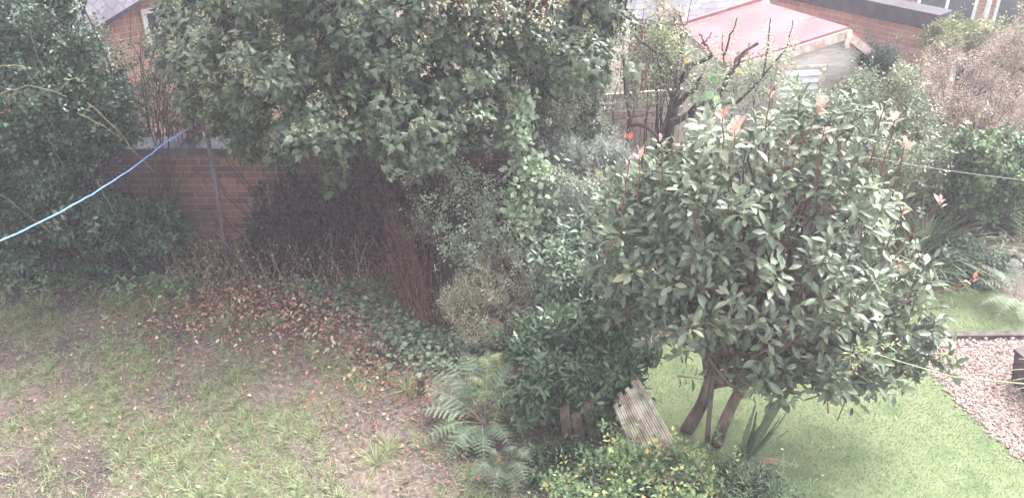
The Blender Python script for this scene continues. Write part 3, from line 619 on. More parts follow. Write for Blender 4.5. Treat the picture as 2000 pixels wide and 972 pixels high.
def shrub(name, label, cat, blobs, n, T, leaf, K, mat, seed, base=None, along=.12, t0=35, t1=85, lump=.25, lsc=3.0, up=.5, inner_n=None, twig=twig_dark, ntw=50, twr=.012, jit=.3, back=.12, wscale=1.0, spread=.3, group=None, sdn=.6, foliage='foliage'):
    rng = np.random.default_rng(seed); 
    if base is None: c = np.mean([b[0] for b in blobs], 0); base = np.array([c[0], c[1] + .1, 0])
    root = empty(name, base, label, cat, group)
    big = blobs; blobs = frag(rng, blobs, 6, .42, .78)
    P, N = on_blobs(rng, blobs, n, lump=lump, lsc=lsc, inner=.2, back=back, stray=.25)
    m = M(); shoots(m, T, rng, P, N * sdn + np.array([0, 0, up]) + rng.normal(0, .4, N.shape), K, leaf, along, t0, t1, jit=jit, wscale=wscale)
    k = inner_n if inner_n is not None else n * 2
    if k:
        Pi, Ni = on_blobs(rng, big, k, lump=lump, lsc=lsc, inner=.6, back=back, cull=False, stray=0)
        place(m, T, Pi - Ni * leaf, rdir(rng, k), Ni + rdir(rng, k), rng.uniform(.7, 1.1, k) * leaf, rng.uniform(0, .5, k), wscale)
    m.build(foliage, mat, root)
    m = M()
    for i in rng.choice(len(P), min(ntw, len(P)), replace=False): limb(m, rng, base + [rng.normal(0, spread * .4), rng.normal(0, spread * .2), 0], P[i] + N[i] * .02, twr, twr * .25, 8, .03, .03)
    m.build('stems', twig, root)
    return root, P, N, rng

# ---- back right planting
shrub('cotoneaster_shrub', 'grey-green small-leaved shrub spreading in front of the louvred shed window', 'shrub', [blob(1600, 245, 8.9, 80, 50, .5), blob(1690, 215, 9.0, 100, 75, .5), blob(1760, 200, 9.1, 70, 60, .5), blob(1690, 300, 8.4, 110, 70, .5)],
      1900, T_SM, .050, 9, lm('olive_grey', [(0.081, 0.115, 0.068), (0.135, 0.176, 0.101), (0.203, 0.243, 0.149), (0.297, 0.311, 0.203), (0.378, 0.324, 0.243)], rough=.5, vein=0), 41, twig=twig_pale, ntw=45, twr=.012)
shrub('berberis_shrub', 'wide twiggy pinkish-grey shrub below the house windows', 'shrub', [blob(1865, 150, 10.2, 85, 60, .6), blob(1940, 160, 9.9, 100, 80, .6), blob(1810, 225, 9.5, 90, 62, .5), blob(1900, 250, 9.3, 90, 60, .5), blob(2010, 120, 10, 90, 90, .6), blob(1990, 220, 9.3, 70, 60, .5)],
      2600, T_SM, .034, 9, lm('pink_grey', [(0.135, 0.115, 0.088), (0.216, 0.162, 0.128), (0.297, 0.257, 0.189), (0.405, 0.270, 0.230), (0.486, 0.405, 0.324)], rough=.6, vein=0), 42, twig=barkred, ntw=80, twr=.009, inner_n=3500)
shrub('privet_shrub', 'yellowish-green loose shrub against the house windows at the end of the dark coping', 'shrub', [blob(1890, 70, 13, 60, 32, .5), blob(1950, 85, 13, 70, 38, .5), blob(1840, 75, 12.5, 35, 30, .4)],
      1500, T_SM, .07, 8, lm('far_green', [(.10, .13, .07), (.17, .20, .09), (.26, .28, .13), (.34, .32, .2)], rough=.55, vein=0), 43)
shrub('dome_conifer', 'small dark domed conifer beside the shed gable', 'conifer', [blob(1708, 120, 9.9, 44, 32, .3)], 900, T_NARROW, .06, 9, lm('conifer_dark', [(.03, .05, .04), (.05, .08, .06), (.08, .11, .08)], rough=.7, vein=0), 44, up=.9)
shrub('holly_bush', 'dark bush with large rounded yellow-green topped leaves over the shaded hollow', 'shrub', [blob(1940, 300, 8.6, 85, 65, .45), blob(1990, 350, 8.4, 60, 55, .4), blob(1850, 340, 8.8, 75, 55, .4), blob(1905, 375, 8.6, 60, 35, .3)],
      1000, T_ROUND, .065, 8, lm('round_green', [(0.036, 0.072, 0.042), (0.060, 0.108, 0.060), (0.096, 0.168, 0.072), (0.180, 0.264, 0.096), (0.288, 0.360, 0.144)], rough=.42, vein=.2), 45, t0=50, t1=95)
shrub('elder_shrub', 'loose brown-stemmed shrub rising behind the strappy leaved clump', 'shrub', [blob(1800, 290, 8.7, 70, 60, .4), blob(1760, 330, 8.6, 50, 40, .3)], 420, T_SM, .055, 8, G['olive_grey'], 46, twig=twig_pale, ntw=30, twr=.016)

# ---- apple tree in front of the shed
def apple():
    rng = np.random.default_rng(51); Y = 8.9
    tb = atY(1312, 262, Y); base = np.array([tb[0] - .05, Y, 0]); root = empty('apple_tree', base, 'gnarled small-leaved apple tree with cut dark branches before the red shed roof', 'tree')
    m = M(); pt = [base, atY(1305, 300, Y), atY(1306, 255, Y), atY(1318, 205, Y)]; m.tube(np.array(pt), .075, .06, sides=8, knob=.1, rng=rng)
    m.build('trunk', bark, root, smooth=True)
    lines = [[(1318, 205), (1322, 165), (1345, 130), (1390, 110)], [(1318, 205), (1350, 180), (1370, 150)], [(1322, 170), (1300, 110), (1265, 90), (1240, 70)], [(1310, 240), (1350, 225), (1400, 205), (1440, 200)], [(1345, 225), (1360, 205), (1400, 200), (1425, 150), (1440, 110), (1480, 85)], [(1390, 110), (1378, 80), (1390, 64)], [(1378, 90), (1365, 66)], [(1322, 165), (1290, 130), (1282, 100)], [(1425, 150), (1450, 112), (1460, 102)],
             [(1420, 160), (1413, 110), (1412, 65)], [(1415, 110), (1430, 60), (1440, 35)], [(1440, 200), (1490, 150), (1500, 90), (1505, 35)], [(1490, 150), (1540, 90), (1548, 40)], [(1310, 190), (1290, 150), (1285, 115)]]
    m = M()
    for i, L in enumerate(lines):
        q = np.array([atY(x, y, Y - .25 + .12 * math.sin(i * 2.1 + k)) for k, (x, y) in enumerate(L)]); t = np.linspace(0, len(q) - 1, 10); q = np.stack([np.interp(t, range(len(q)), q[:, c]) for c in range(3)], -1); q[1:-1] += rng.normal(0, .008, (8, 3))
        r = [.045, .035, .024, .045, .034, .014, .014, .018, .02, .012, .012, .014, .012, .016][i]; m.tube(q, r, r * .45, sides=6, knob=.12, rng=rng)
    m.build('branches', bark, root)
    mt = lm('apple_leaf', [(0.120, 0.165, 0.098), (0.180, 0.240, 0.150), (0.270, 0.330, 0.210), (0.390, 0.420, 0.285), (0.510, 0.480, 0.240)], rough=.55, vein=.15)
    bl = [blob(1290, 110, 8.8, 65, 55, .35), blob(1350, 125, 8.7, 70, 45, .35), blob(1430, 140, 8.7, 70, 45, .35), blob(1500, 135, 8.7, 60, 55, .3), blob(1260, 170, 8.8, 55, 45, .3), blob(1390, 180, 8.6, 90, 35, .3), blob(1520, 180, 8.5, 80, 35, .3), blob(1300, 45, 9, 50, 35, .25), blob(1240, 110, 8.9, 40, 60, .3)]
    P, N = on_blobs(rng, bl, 780, lump=.35, lsc=4, inner=.6, back=.6, cull=False)
    m = M(); shoots(m, T_ROUND, rng, P, N * .3 + [0, 0, .7] + rng.normal(0, .5, P.shape), 6, .046, .10, 40, 80, wscale=.8)
    ups = []
    for (x0, y0, x1, y1) in [(1505, 130, 1503, 30), (1498, 120, 1493, 45), (1535, 110, 1550, 40), (1425, 100, 1444, 30), (1512, 120, 1513, 60), (1400, 110, 1409, 70), (1545, 100, 1560, 75)]:
        A, Bq = atY(x0, y0, Y - .3), atY(x1, y1, Y - .3); t = np.linspace(0, 1, 13)[:, None]; ups.append(A + (Bq - A) * t)
    U = np.vstack(ups); shoots(m, T_ROUND, rng, U, np.tile([0, 0, 1.], (len(U), 1)) + rng.normal(0, .1, U.shape), 4, .042, .05, 60, 100, wscale=.65)
    m.build('foliage', mt, root)
    m = M()
    for i in rng.choice(len(P), 80, replace=False): limb(m, rng, P[i] + rng.normal(0, .15, 3) + [0, 0, -.2], P[i], .006, .003, 5, 0, .02, 4)
    m.build('twigs', bark, root)
apple()
def curved_stem():
    rng = np.random.default_rng(52); Y = 8.6; root = empty('bare_sapling', (*atY(1230, 245, Y)[:2], 0), 'thin dark curved bare stem with a low bent side branch beside the slatted fence', 'sapling')
    L = [(1218, 115), (1220, 150), (1222, 190), (1229, 225), (1228, 250)]; q = np.array([atY(x, y, Y) for x, y in L] + [[*atY(1228, 250, Y)[:2], 0]]); m = M(); m.tube(q, .014, .024, sides=6); m.build('stem', bark, root)
    m = M(); q = np.array([atY(x, y, Y - .02 * k) for k, (x, y) in enumerate([(1228, 246), (1245, 243), (1262, 248), (1278, 262), (1300, 280)])]); m.tube(q, .022, .012, sides=6); m.build('side_branch', bark, root)
    q = np.array([atY(x, y, Y - .2) for x, y in [(1183, 236), (1230, 231), (1290, 216)]]); m = M(); m.tube(q, .006, .004, sides=4); m.build('thin_branch', bark, root)
curved_stem()

# ---- middle planting
shrub('fine_leaved_shrub', 'tall grey-green fine-leaved shrub merging with the right side of the ivy', 'shrub', [blob(1090, 150, 8.6, 90, 75, .5), blob(1150, 110, 8.8, 55, 75, .4), blob(1080, 230, 8.3, 85, 60, .4), blob(1150, 225, 8.4, 45, 55, .3), blob(1185, 50, 8.8, 45, 50, .3)],
      2300, T_SM, .040, 9, lm('grey_green', [(0.085, 0.116, 0.078), (0.139, 0.178, 0.116), (0.217, 0.256, 0.171), (0.326, 0.341, 0.232), (0.465, 0.465, 0.341)], rough=.5, vein=0), 61)
shrub('lavender_bush', 'silvery narrow-leaved bush under the fine-leaved shrub with one yellow marigold', 'shrub', [blob(1120, 320, 7.9, 75, 55, .4), blob(1185, 335, 7.8, 55, 60, .35), blob(1150, 390, 7.4, 80, 55, .35), blob(1090, 285, 8.1, 50, 35, .3)],
      2100, T_NARROW, .065, 10, lm('silver', [(0.158, 0.181, 0.149), (0.268, 0.292, 0.252), (0.394, 0.426, 0.378), (0.535, 0.551, 0.504)], rough=.65, vein=0), 62, t0=25, t1=60, up=.9, wscale=.8, twig=twig_pale, ntw=110, twr=.006)
shrub('choisya_bush', 'mid-green medium-leaved bush between the silvery bush and the red-tipped tree', 'shrub', [blob(1120, 470, 7.0, 90, 55, .4), blob(1170, 540, 6.7, 90, 60, .4), blob(1090, 560, 6.9, 75, 50, .35), blob(1210, 610, 6.5, 75, 50, .35)],
      1500, T_LAUREL, .075, 7, lm('choisya', [(0.067, 0.116, 0.090), (0.114, 0.182, 0.129), (0.191, 0.264, 0.180), (0.325, 0.380, 0.260), (0.515, 0.528, 0.359)], rough=.45, vein=.1), 63, t0=50, t1=95, twig=twig_pale, ntw=90, twr=.007)
shrub('twiggy_dry_shrub', 'dry tan-twigged shrub with small sage leaves beside the maroon stems', 'shrub', [blob(920, 560, 7.0, 58, 50, .3), blob(985, 520, 7.1, 70, 48, .35), blob(1010, 590, 6.9, 65, 50, .35), blob(935, 625, 6.8, 60, 40, .3)],
      1500, T_NARROW, .040, 9, lm('sage', [(0.186, 0.178, 0.124), (0.295, 0.295, 0.202), (0.419, 0.434, 0.295), (0.558, 0.527, 0.388), (0.620, 0.496, 0.403)], rough=.65, vein=0), 64, t0=30, t1=70, twig=twig_red, ntw=170, twr=.007, up=.8, wscale=1.3, inner_n=900, spread=.5)
shrub('wispy_tangle', 'pale wispy tangle of thin stems between the yellow-green climber and the dry twiggy shrub', 'shrub', [blob(1020, 470, 7.1, 70, 50, .3), blob(1080, 430, 7.2, 70, 50, .3), blob(1130, 370, 7.3, 70, 45, .3), blob(1060, 530, 6.85, 60, 45, .3), blob(960, 440, 7.3, 45, 55, .25)],
      700, T_SM, .042, 7, lm('pale_wisp', [(.14, .17, .12), (.22, .26, .18), (.32, .36, .27), (.46, .48, .38)], rough=.6, vein=0), 164, t0=40, t1=80, twig=twig_pale, ntw=150, twr=.005, inner_n=0)
def climber():
    rng = np.random.default_rng(65); bl = [blob(1015, 245, 7.5, 28, 38, .15), blob(1030, 330, 7.4, 45, 40, .2), blob(1055, 370, 7.3, 42, 35, .2), blob(1025, 420, 7.2, 32, 45, .2), blob(1085, 400, 7.2, 25, 25, .15), blob(1000, 205, 7.7, 35, 30, .15)]
    shrub('climbing_rose', 'bright yellow-green broad-leaved climber hanging beside the dark ivy shade', 'climber', bl, 210, T_ROUND, .085, 6, lm('lime', [(0.120, 0.180, 0.110), (0.216, 0.300, 0.179), (0.336, 0.432, 0.276), (0.504, 0.552, 0.386)], rough=.5, vein=.15), 65, t0=60, t1=110, inner_n=80, twig=twig_pale, ntw=20, twr=.007)
climber()
shrub('pale_leaved_bramble', 'sparse pale small-leaved bramble on thin grey stems in front of the shade', 'bramble', [blob(905, 430, 7.6, 70, 65, .35), blob(850, 395, 7.7, 55, 45, .3), blob(935, 500, 7.3, 50, 40, .3), blob(820, 430, 7.8, 35, 30, .2), blob(960, 380, 7.7, 40, 50, .25), blob(905, 330, 7.8, 50, 30, .2)],
      560, T_ROUND, .038, 6, lm('pale_small', [(0.144, 0.176, 0.120), (0.256, 0.304, 0.208), (0.400, 0.464, 0.320), (0.576, 0.640, 0.480)], rough=.5, vein=0), 66, t0=60, t1=100, inner_n=150, twig=plain('twig_grey', (.10, .09, .09), (.2, .18, .17), 30, .8, .2), ntw=110, twr=.006, wscale=.9)
def maroon_stems():
    rng = np.random.default_rng(67); root = empty('bare_maroon_shrub', (-.95, 7.75, 0), 'tangle of leafless dark maroon stems hanging at the edge of the ivy shade', 'shrub'); m = M()
    for i in range(150):
        a = atY(rng.normal(785, 62), rng.uniform(345, 560), rng.uniform(7.5, 8.0)); b = atz(rng.normal(830, 32), rng.normal(625, 30), 0); b[1] = max(b[1], 7.0)
        if rng.random() < .45: b = a + [rng.normal(0, .18), rng.normal(0, .1), -rng.uniform(.15, .5)]
        b[2] = max(b[2], 0); m.tube(curve(a, b, 7, rng.normal(.05, .12), .035, rng), .003, .0055, sides=3)
    m.build('stems', twig_maroon, root)
    root = empty('dead_bramble', (-2.3, 7.95, 0), 'low tangle of brown dead stems and withered leaves along the foot of the wall', 'bramble'); m = M()
    for i in range(260):
        x = rng.uniform(-3.7, -.9); y = rng.uniform(7.75, 8.25); a = np.array([x, y, 0]); az = rng.uniform(0, 6.28); l = rng.uniform(.2, .7)
        b = a + [math.cos(az) * l * .6, math.sin(az) * l * .15, rng.uniform(.05, .75)]; b[1] = min(b[1], 8.28); m.tube(curve(a, b, 6, rng.uniform(0, .15), .015, rng), .0045, .002, sides=3)
    m.build('stems', plain('twig_brown', (.12, .075, .055), (.38, .27, .20), 25, .8, .2), root)
    m = M(); n = 1500; p = np.stack([rng.uniform(-3.9, -.9, n), rng.uniform(7.8, 8.25, n), rng.uniform(.02, .6, n) ** 1.4], -1)
    place(m, T_ROUND, p, rdir(rng, n), rdir(rng, n) + [0, 0, .8], rng.uniform(.02, .045, n), rng.random(n)); m.build('withered_leaves', lm('withered', [(0.192, 0.096, 0.064), (0.320, 0.176, 0.112), (0.192, 0.224, 0.128), (0.480, 0.320, 0.208), (0.352, 0.416, 0.256)], rough=.7, vein=0), root)
maroon_stems()
def thicket():  # near-black growth added in place of the deep shade under the ivy
    rng = np.random.default_rng(69); root = empty('shade_thicket', (-1.4, 8.1, 0), 'dense dark thicket added to stand in for the shade in the hollow beneath the ivy', 'shrub'); m = M(); n = 330
    for i in range(n):
        x = rng.uniform(-2.9, .2); y = rng.uniform(7.85, 8.28); h = rng.uniform(.3, 1.5) * min(1, .25 + (x + 2.9) * 1.2); a = np.array([x, y, 0]); b = a + [rng.normal(0, .5), rng.normal(0, .08), h]; b[1] = min(b[1], 8.29)
        m.tube(curve(a, b, 7, rng.uniform(-.05, .2), .03, rng), rng.uniform(.004, .012), .003, sides=4)
    m.build('stems', plain('stem_shade_dark', (.018, .014, .018), (.05, .035, .04), 25, .9, .2), root)
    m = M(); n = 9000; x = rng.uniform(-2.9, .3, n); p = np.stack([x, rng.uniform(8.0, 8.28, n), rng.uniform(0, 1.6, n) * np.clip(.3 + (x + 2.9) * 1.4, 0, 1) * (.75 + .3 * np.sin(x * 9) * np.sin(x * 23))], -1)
    place(m, T_ROUND, p, rdir(rng, n), rdir(rng, n) + [0, -.5, .3], rng.uniform(.03, .06, n), rng.random(n)); m.build('foliage', lm('shade_thicket', [(.018, .018, .02), (.035, .035, .032), (.05, .06, .045)], rough=.6, vein=0), root)
thicket()
# ivy carpet below
def ground_ivy():
    rng = np.random.default_rng(68); m = M(); n = 5200
    parts = [(rng.normal(740, 70, 800), rng.normal(575, 30, 800)), (rng.normal(800, 35, 700), rng.normal(640, 35, 700)), (rng.normal(650, 60, 500), rng.normal(540, 22, 500)), (rng.uniform(820, 1000, 700), rng.uniform(640, 720, 700)), (rng.normal(320, 60, 500), rng.normal(525, 25, 500)), (rng.normal(90, 90, 900), rng.normal(520, 25, 900))]
    for xs, ys in parts:
        p = np.array([atz(x, y, rng.uniform(.02, .12)) for x, y in zip(xs, ys)]); k = p[:, 1] < 8.25; p = p[k]; kk = len(p)
        a = rdir(rng, kk) * [1, 1, .3]; place(m, T_IVY, p, a, np.array([0, 0, 1.]) + rng.normal(0, .35, (kk, 3)), rng.uniform(.03, .06, kk), rng.random(kk))
    setp(m.build('ground_ivy', lm('ground_ivy', [(0.070, 0.109, 0.070), (0.117, 0.172, 0.109), (0.187, 0.250, 0.156), (0.312, 0.374, 0.265)], rough=.5, vein=.2, veincol=(.2, .25, .16))), kind='stuff')
ground_ivy()

# ---- low leafy plants at the edge of the rough lawn
def low_plant(px, py, r, n, leaf, label, seed, T=T_ROUND, mat=None):
    rng = np.random.default_rng(seed); c = atz(px, py, 0); root = empty('leafy_weed', c, label, 'weed', 'low leafy weeds along the hedge foot')
    m = M(); st = M(); 
    for i in range(n):
        az = rng.uniform(0, 6.28); rr = r * math.sqrt(rng.random()); h = rng.uniform(.06, .22) * (1 - .5 * rr / r); p = c + [math.cos(az) * rr, math.sin(az) * rr * .6, h]
        st.tube(curve(c + [math.cos(az) * rr * .5, math.sin(az) * rr * .3, 0], p, 4), .003, .002, sides=3)
        shoots(m, T, rng, p[None], np.array([[math.cos(az) * .5, math.sin(az) * .5, 1.]]), 5, leaf, .05, 70, 105, wscale=.85, jit=.15)
    m.build('leaves', mat, root); st.build('stems', twig_pale, root)
wm = lm('weed', [(0.112, 0.203, 0.112), (0.180, 0.315, 0.168), (0.292, 0.450, 0.247), (0.450, 0.630, 0.360)], rough=.45, vein=.2)
low_plant(95, 552, .30, 30, .095, 'broad-leaved green weed near the corner below the blue line end', 71, mat=wm)
low_plant(300, 545, .36, 36, .10, 'large broad-leaved weed clump left of the foot of the dark post', 72, mat=wm)
low_plant(340, 572, .22, 22, .06, 'low bright green weed spreading into the grass left of the post foot', 73, mat=lm('weed_bright', [(0.104, 0.208, 0.078), (0.169, 0.312, 0.117), (0.260, 0.416, 0.169)], rough=.5, vein=.15))
low_plant(240, 575, .20, 14, .05, 'thin weed tuft among grass below the large broad-leaved clump', 74, mat=wm)
low_plant(460, 480, .18, 12, .06, 'pale leaved weed just right of the dark post in the shade', 75, mat=G['pale_small'])
low_plant(700, 530, .22, 18, .05, 'dark little weed under the ivy beside the copper leaf drift', 76, mat=G['ground_ivy'])

# ---- laurel bush in front, broken fence
shrub('glossy_laurel_bush', 'glossy dark green bush with a few yellow leaves above the broken fence', 'shrub', [blob(1060, 690, 5.9, 85, 70, .35), blob(1150, 680, 5.9, 105, 75, .4), blob(1220, 720, 5.8, 60, 60, .3), blob(1110, 775, 5.7, 95, 55, .3), blob(1090, 640, 6.2, 90, 35, .3), blob(1040, 770, 5.7, 45, 40, .25), blob(1190, 640, 6.2, 70, 35, .3)],
      950, T_LAUREL, .085, 8, lm('laurel', [(0.022, 0.047, 0.026), (0.044, 0.084, 0.045), (0.074, 0.131, 0.063), (0.118, 0.187, 0.089), (0.196, 0.271, 0.134), (0.589, 0.524, 0.142)], [0, .25, .55, .8, .965, .985], rough=.32, vein=.15, spec=.6), 81, t0=45, t1=100)
def fence():
    rng = np.random.default_rng(82); wood = plain('fence_weathered', (.30, .24, .18), (.68, .60, .49), 11, .85, .5, (1, 1, 1)); 
    root = empty('broken_fence_panel', (*atz(1280, 870)[:2], 0), 'broken fence panel of ridged pale boards leaning over beside the glossy bush', 'fence')
    T0, T1 = atY(1194, 785, 5.47), atY(1246, 738, 5.66); B0, B1 = atz(1250, 915, -.02), atz(1325, 874, -.02); n_ = nrm(np.cross(T1 - T0, B0 - T0)); 
    if n_[1] > 0: n_ = -n_
    k = 8
    for i in range(k):
        m = M(); u0, u1 = i / k + .012, (i + 1) / k - .012; e = rng.uniform(-.05, .05); tp = lambda u: T0 + (T1 - T0) * u; bt = lambda u: B0 + (B1 - B0) * u
        for s0, s1, pr in ((0, .36, .018), (.36, .62, .008), (.62, 1, .018)):
            a, b = u0 + (u1 - u0) * s0, u0 + (u1 - u0) * s1; d = (bt(a) - tp(a)); q = [tp(a) + d * e, tp(b) + d * e, bt(b), bt(a)]; m.prism([p + n_ * pr for p in q], -n_ * (.012 + pr))
        m.build('board', wood, root)
    m = M(); c = .25; a, b = T0 + (B0 - T0) * c, T1 + (B1 - T1) * c; m.tube([a - n_ * .03, b - n_ * .03], .025, sides=4); m.build('rail', wood, root)
    root = empty('fence_stub', (*atz(1160, 880)[:2], 0), 'broken fence boards beneath the glossy bush with the shade painted into their dark brown', 'fence'); dk = plain('fence_shade_tone', (.06, .04, .035), (.13, .09, .07), 14, .9, .5)  # shade under the bush is put into this dark board colour
    for i in range(4):
        m = M(); A = atz(1112 + i * 25, 888 - i * 5, -.03); t = A + [-.10 + rng.uniform(-.05, .05), rng.uniform(.0, .12), rng.uniform(.38, .62)]; w_ = np.array([.04, .01, 0]); m.prism([A - w_, A + w_, t + w_ * .9, t - w_ + [0, 0, rng.uniform(-.08, .05)]], (0, .02, 0)); m.build('board', dk, root)
fence()

# ---- ferns
def t_pinna():
    v = [(0, 0, 0)]; f = []; n = 8; uv = [(0, 0)]
    for i in range(n):
        t0, t1 = i / n, (i + 1) / n; h = .17 * (1 - t0) ** .7 + .015
        b = len(v); v += [(0, t0, 0), (h, t0 + .09, -.01), (0, t1, 0), (-h, t0 + .09, -.01)]; uv += [(0, 0)] * 4; f += [(b, b + 1, b + 2), (b, b + 2, b + 3)]
    return np.array(v), np.array(f), np.zeros((0, 4), int), np.array(uv)
T_PIN = t_pinna()
def frond(m, st, rng, base, tip, rise, wid, rn):
    n = 17; t = np.linspace(0, 1, n); mid = (base + tip) / 2 + [0, 0, rise]; q = ((1 - t) ** 2)[:, None] * base + (2 * t * (1 - t))[:, None] * mid + (t ** 2)[:, None] * tip
    st.tube(q[::3], .005, .0015, sides=4); tg = nrm(np.gradient(q, axis=0)); side = nrm(np.cross(tg, [0, 0, 1.])); up = np.cross(side, tg)
    w_ = wid * np.clip(np.minimum((t - .10) / .22, 1), 0, 1) * (1 - t ** 1.6) ** .8; k = w_ > .004; L = np.linalg.norm(tip - base)
    for s in (-1, 1):
        ax = side[k] * s + tg[k] * .28 - up[k] * .18 + rng.normal(0, .06, (k.sum(), 3)); place(m, T_PIN, q[k], ax, up[k] + rng.normal(0, .1, (k.sum(), 3)), w_[k], np.clip(rn + rng.normal(0, .15, k.sum()), 0, 1), 1.25)
def fern(label, bp, tips, wid, seed, z=.05, rise=.28, mat=None, grp='ferns growing in the borders'):
    rng = np.random.default_rng(seed); base = atz(*bp, 0); root = empty('fern', base, label, 'fern', grp); m = M(); st = M()
    for (x, y, zz) in tips: frond(m, st, rng, base + [rng.normal(0, .02), rng.normal(0, .02), z], atz(x, y, zz), rise * rng.uniform(.8, 1.2), wid * rng.uniform(.85, 1.1), rng.uniform(.2, .8))
    m.build('fronds', mat, root); st.build('stalks', twig_pale, root)
fm = lm('fern', [(0.057, 0.098, 0.048), (0.105, 0.165, 0.089), (0.178, 0.241, 0.145), (0.258, 0.321, 0.202)], rough=.6, vein=0)
fern('large grey-green fern with arching fronds left of the glossy bush', (945, 835), [(790, 812, .06), (822, 716, .22), (862, 700, .40), (905, 685, .45), (955, 680, .5), (1005, 700, .5), (812, 872, .04), (865, 905, .04), (945, 915, .06), (1000, 880, .15), (905, 900, .04), (1030, 760, .4), (808, 760, .18)], .17, 91, mat=fm, rise=.22)
fern('smaller dark fern low at the bottom edge below the large fern', (985, 915), [(915, 950, .12), (960, 990, .05), (1030, 950, .2), (1040, 905, .25), (1000, 890, .3), (955, 900, .2), (1010, 985, .05)], .13, 92, mat=lm('fern_dark', [(.08, .12, .08), (.13, .18, .12), (.20, .25, .17)], rough=.6, vein=0))
fern('upright fern standing by the dark hollow at the hedge end', (1990, 500), [(1965, 385, .75), (1990, 380, .8), (2030, 400, .7), (1935, 440, .5), (2040, 450, .5)], .13, 93, mat=fm, rise=.15)
fern('spreading fern at the back lawn edge beside the gravel', (1985, 600), [(1895, 560, .22), (1910, 600, .15), (1930, 530, .35), (1975, 505, .45), (2040, 540, .4), (1940, 630, .1), (2000, 640, .08), (1900, 520, .35)], .14, 94, mat=lm('fern_grey', [(.12, .16, .12), (.20, .25, .18), (.28, .33, .25)], rough=.6, vein=0))

fern('yellowing fern half hidden behind the large fern under the glossy bush edge', (985, 800), [(905, 740, .4), (930, 700, .5), (965, 690, .5), (1010, 740, .5), (1040, 800, .35), (920, 800, .25), (960, 850, .15), (1020, 850, .2)], .13, 95, mat=lm('fern_yellow', [(.13, .15, .06), (.22, .24, .11), (.30, .31, .17)], rough=.6, vein=0))
# ---- strappy clumps
def strappy(name, label, bp, n, ln, seed, mat, wd=1.0, droop=1.0, fan=1.2, T=T_STRAP, lean=(0, 0)):
    rng = np.random.default_rng(seed); base = atz(*bp, 0); root = empty(name, base, label, 'plant'); az = rng.uniform(0, 6.283, n); el = rng.uniform(math.pi / 2 - fan, math.pi / 2, n)
    a = np.stack([np.cos(az) * np.cos(el) + lean[0], np.sin(az) * np.cos(el) + lean[1], np.sin(el)], -1); no = np.stack([-np.cos(az), -np.sin(az), np.ones(n) * .6], -1) * -1
    no = np.stack([-a[:, 0] * .6, -a[:, 1] * .6, np.ones(n)], -1); p = base + np.stack([np.cos(az) * .06, np.sin(az) * .06, az * 0], -1) * rng.random((n, 1))
    m = M(); place(m, T, p, a, no, rng.uniform(.6, 1.1, n) * ln, rng.random(n), wd); m.build('leaves', mat, root)
    return root
sm = lm('strap', [(0.100, 0.163, 0.075), (0.163, 0.250, 0.125), (0.250, 0.350, 0.188), (0.400, 0.475, 0.300), (0.375, 0.300, 0.175)], rough=.45, vein=.1)
strappy('day_lily_clump', 'large arching strappy-leaved clump right of the red-tipped tree', (1795, 505), 330, .85, 101, sm, .55, fan=.95)
strappy('crocosmia_clump', 'smaller strappy clump drooping over the back lawn edge', (1775, 548), 130, .55, 102, sm, .6, fan=1.2)
def spikes():
    rng = np.random.default_rng(103); base = atz(1455, 905); root = empty('iris_clump', base, 'stiff sword-leaved clump fanning up from the lawn in front of the tree trunk', 'plant'); m = M()
    tips = [(1552, 772), (1535, 768), (1545, 790), (1520, 775), (1550, 820), (1500, 800), (1480, 815), (1530, 830), (1555, 845), (1462, 830), (1510, 850)]; T = t_oval(.085, 5, .3, .12, .9, .35)
    for x, y in tips:
        d = atY(x, y, base[1] + rng.uniform(-.05, .12)) - base; b0 = base + [rng.normal(0, .04), rng.normal(0, .03), 0]; place(m, T, b0[None], d[None], np.array([[rng.normal(0, .5), -1, .4]]), np.linalg.norm(d), rng.random(1))
    m.build('leaves', lm('iris', [(.07, .11, .065), (.11, .16, .09), (.16, .21, .12)], rough=.45, vein=.2), root)
    m = M(); place(m, t_oval(.12, 5, .3, .5, .9, .4), np.tile(base, (5, 1)), np.array([[.4, -.3, .7], [-.6, -.2, .5], [.7, -.1, .35], [-.3, -.5, .5], [.2, -.6, .4]]), np.tile([0, 0, 1.], (5, 1)), [.4, .38, .35, .3, .33], rng.random(5)); m.build('dead_leaves', lm('straw', [(.28, .20, .14), (.42, .32, .24)], rough=.7, vein=0), root)
spikes()

# ---- foreground low shrub with autumn leaves
shrub('autumn_shrub', 'low shrub with yellow and reddish autumn leaves at the bottom edge', 'shrub', [blob(1230, 915, 4.98, 110, 55, .3), blob(1140, 955, 4.85, 90, 50, .3), blob(1330, 935, 4.9, 70, 45, .25), blob(1230, 1000, 4.6, 180, 50, .3)],
      1100, T_SM, .052, 7, lm('autumn', [(0.081, 0.135, 0.074), (0.135, 0.216, 0.108), (0.243, 0.338, 0.162), (0.378, 0.486, 0.203), (0.675, 0.594, 0.189), (0.743, 0.378, 0.176), (0.513, 0.189, 0.135)], [0, .3, .55, .74, .84, .92, 1], rough=.5, vein=.1), 111, base=np.array([.85, 4.9, 0]), t0=45, t1=95, wscale=1.1, twig=barkred)
shrub('feathery_shrub', 'feathery grey-green low shrub in the grass right of the autumn shrub', 'shrub', [blob(1450, 940, 4.9, 80, 42, .25), blob(1520, 965, 4.75, 60, 40, .25), blob(1410, 985, 4.7, 80, 40, .2)],
      650, T_NARROW, .055, 9, lm('feather', [(0.117, 0.182, 0.098), (0.195, 0.273, 0.150), (0.286, 0.364, 0.221)], rough=.6, vein=0), 112, up=.8, t0=25, t1=65)
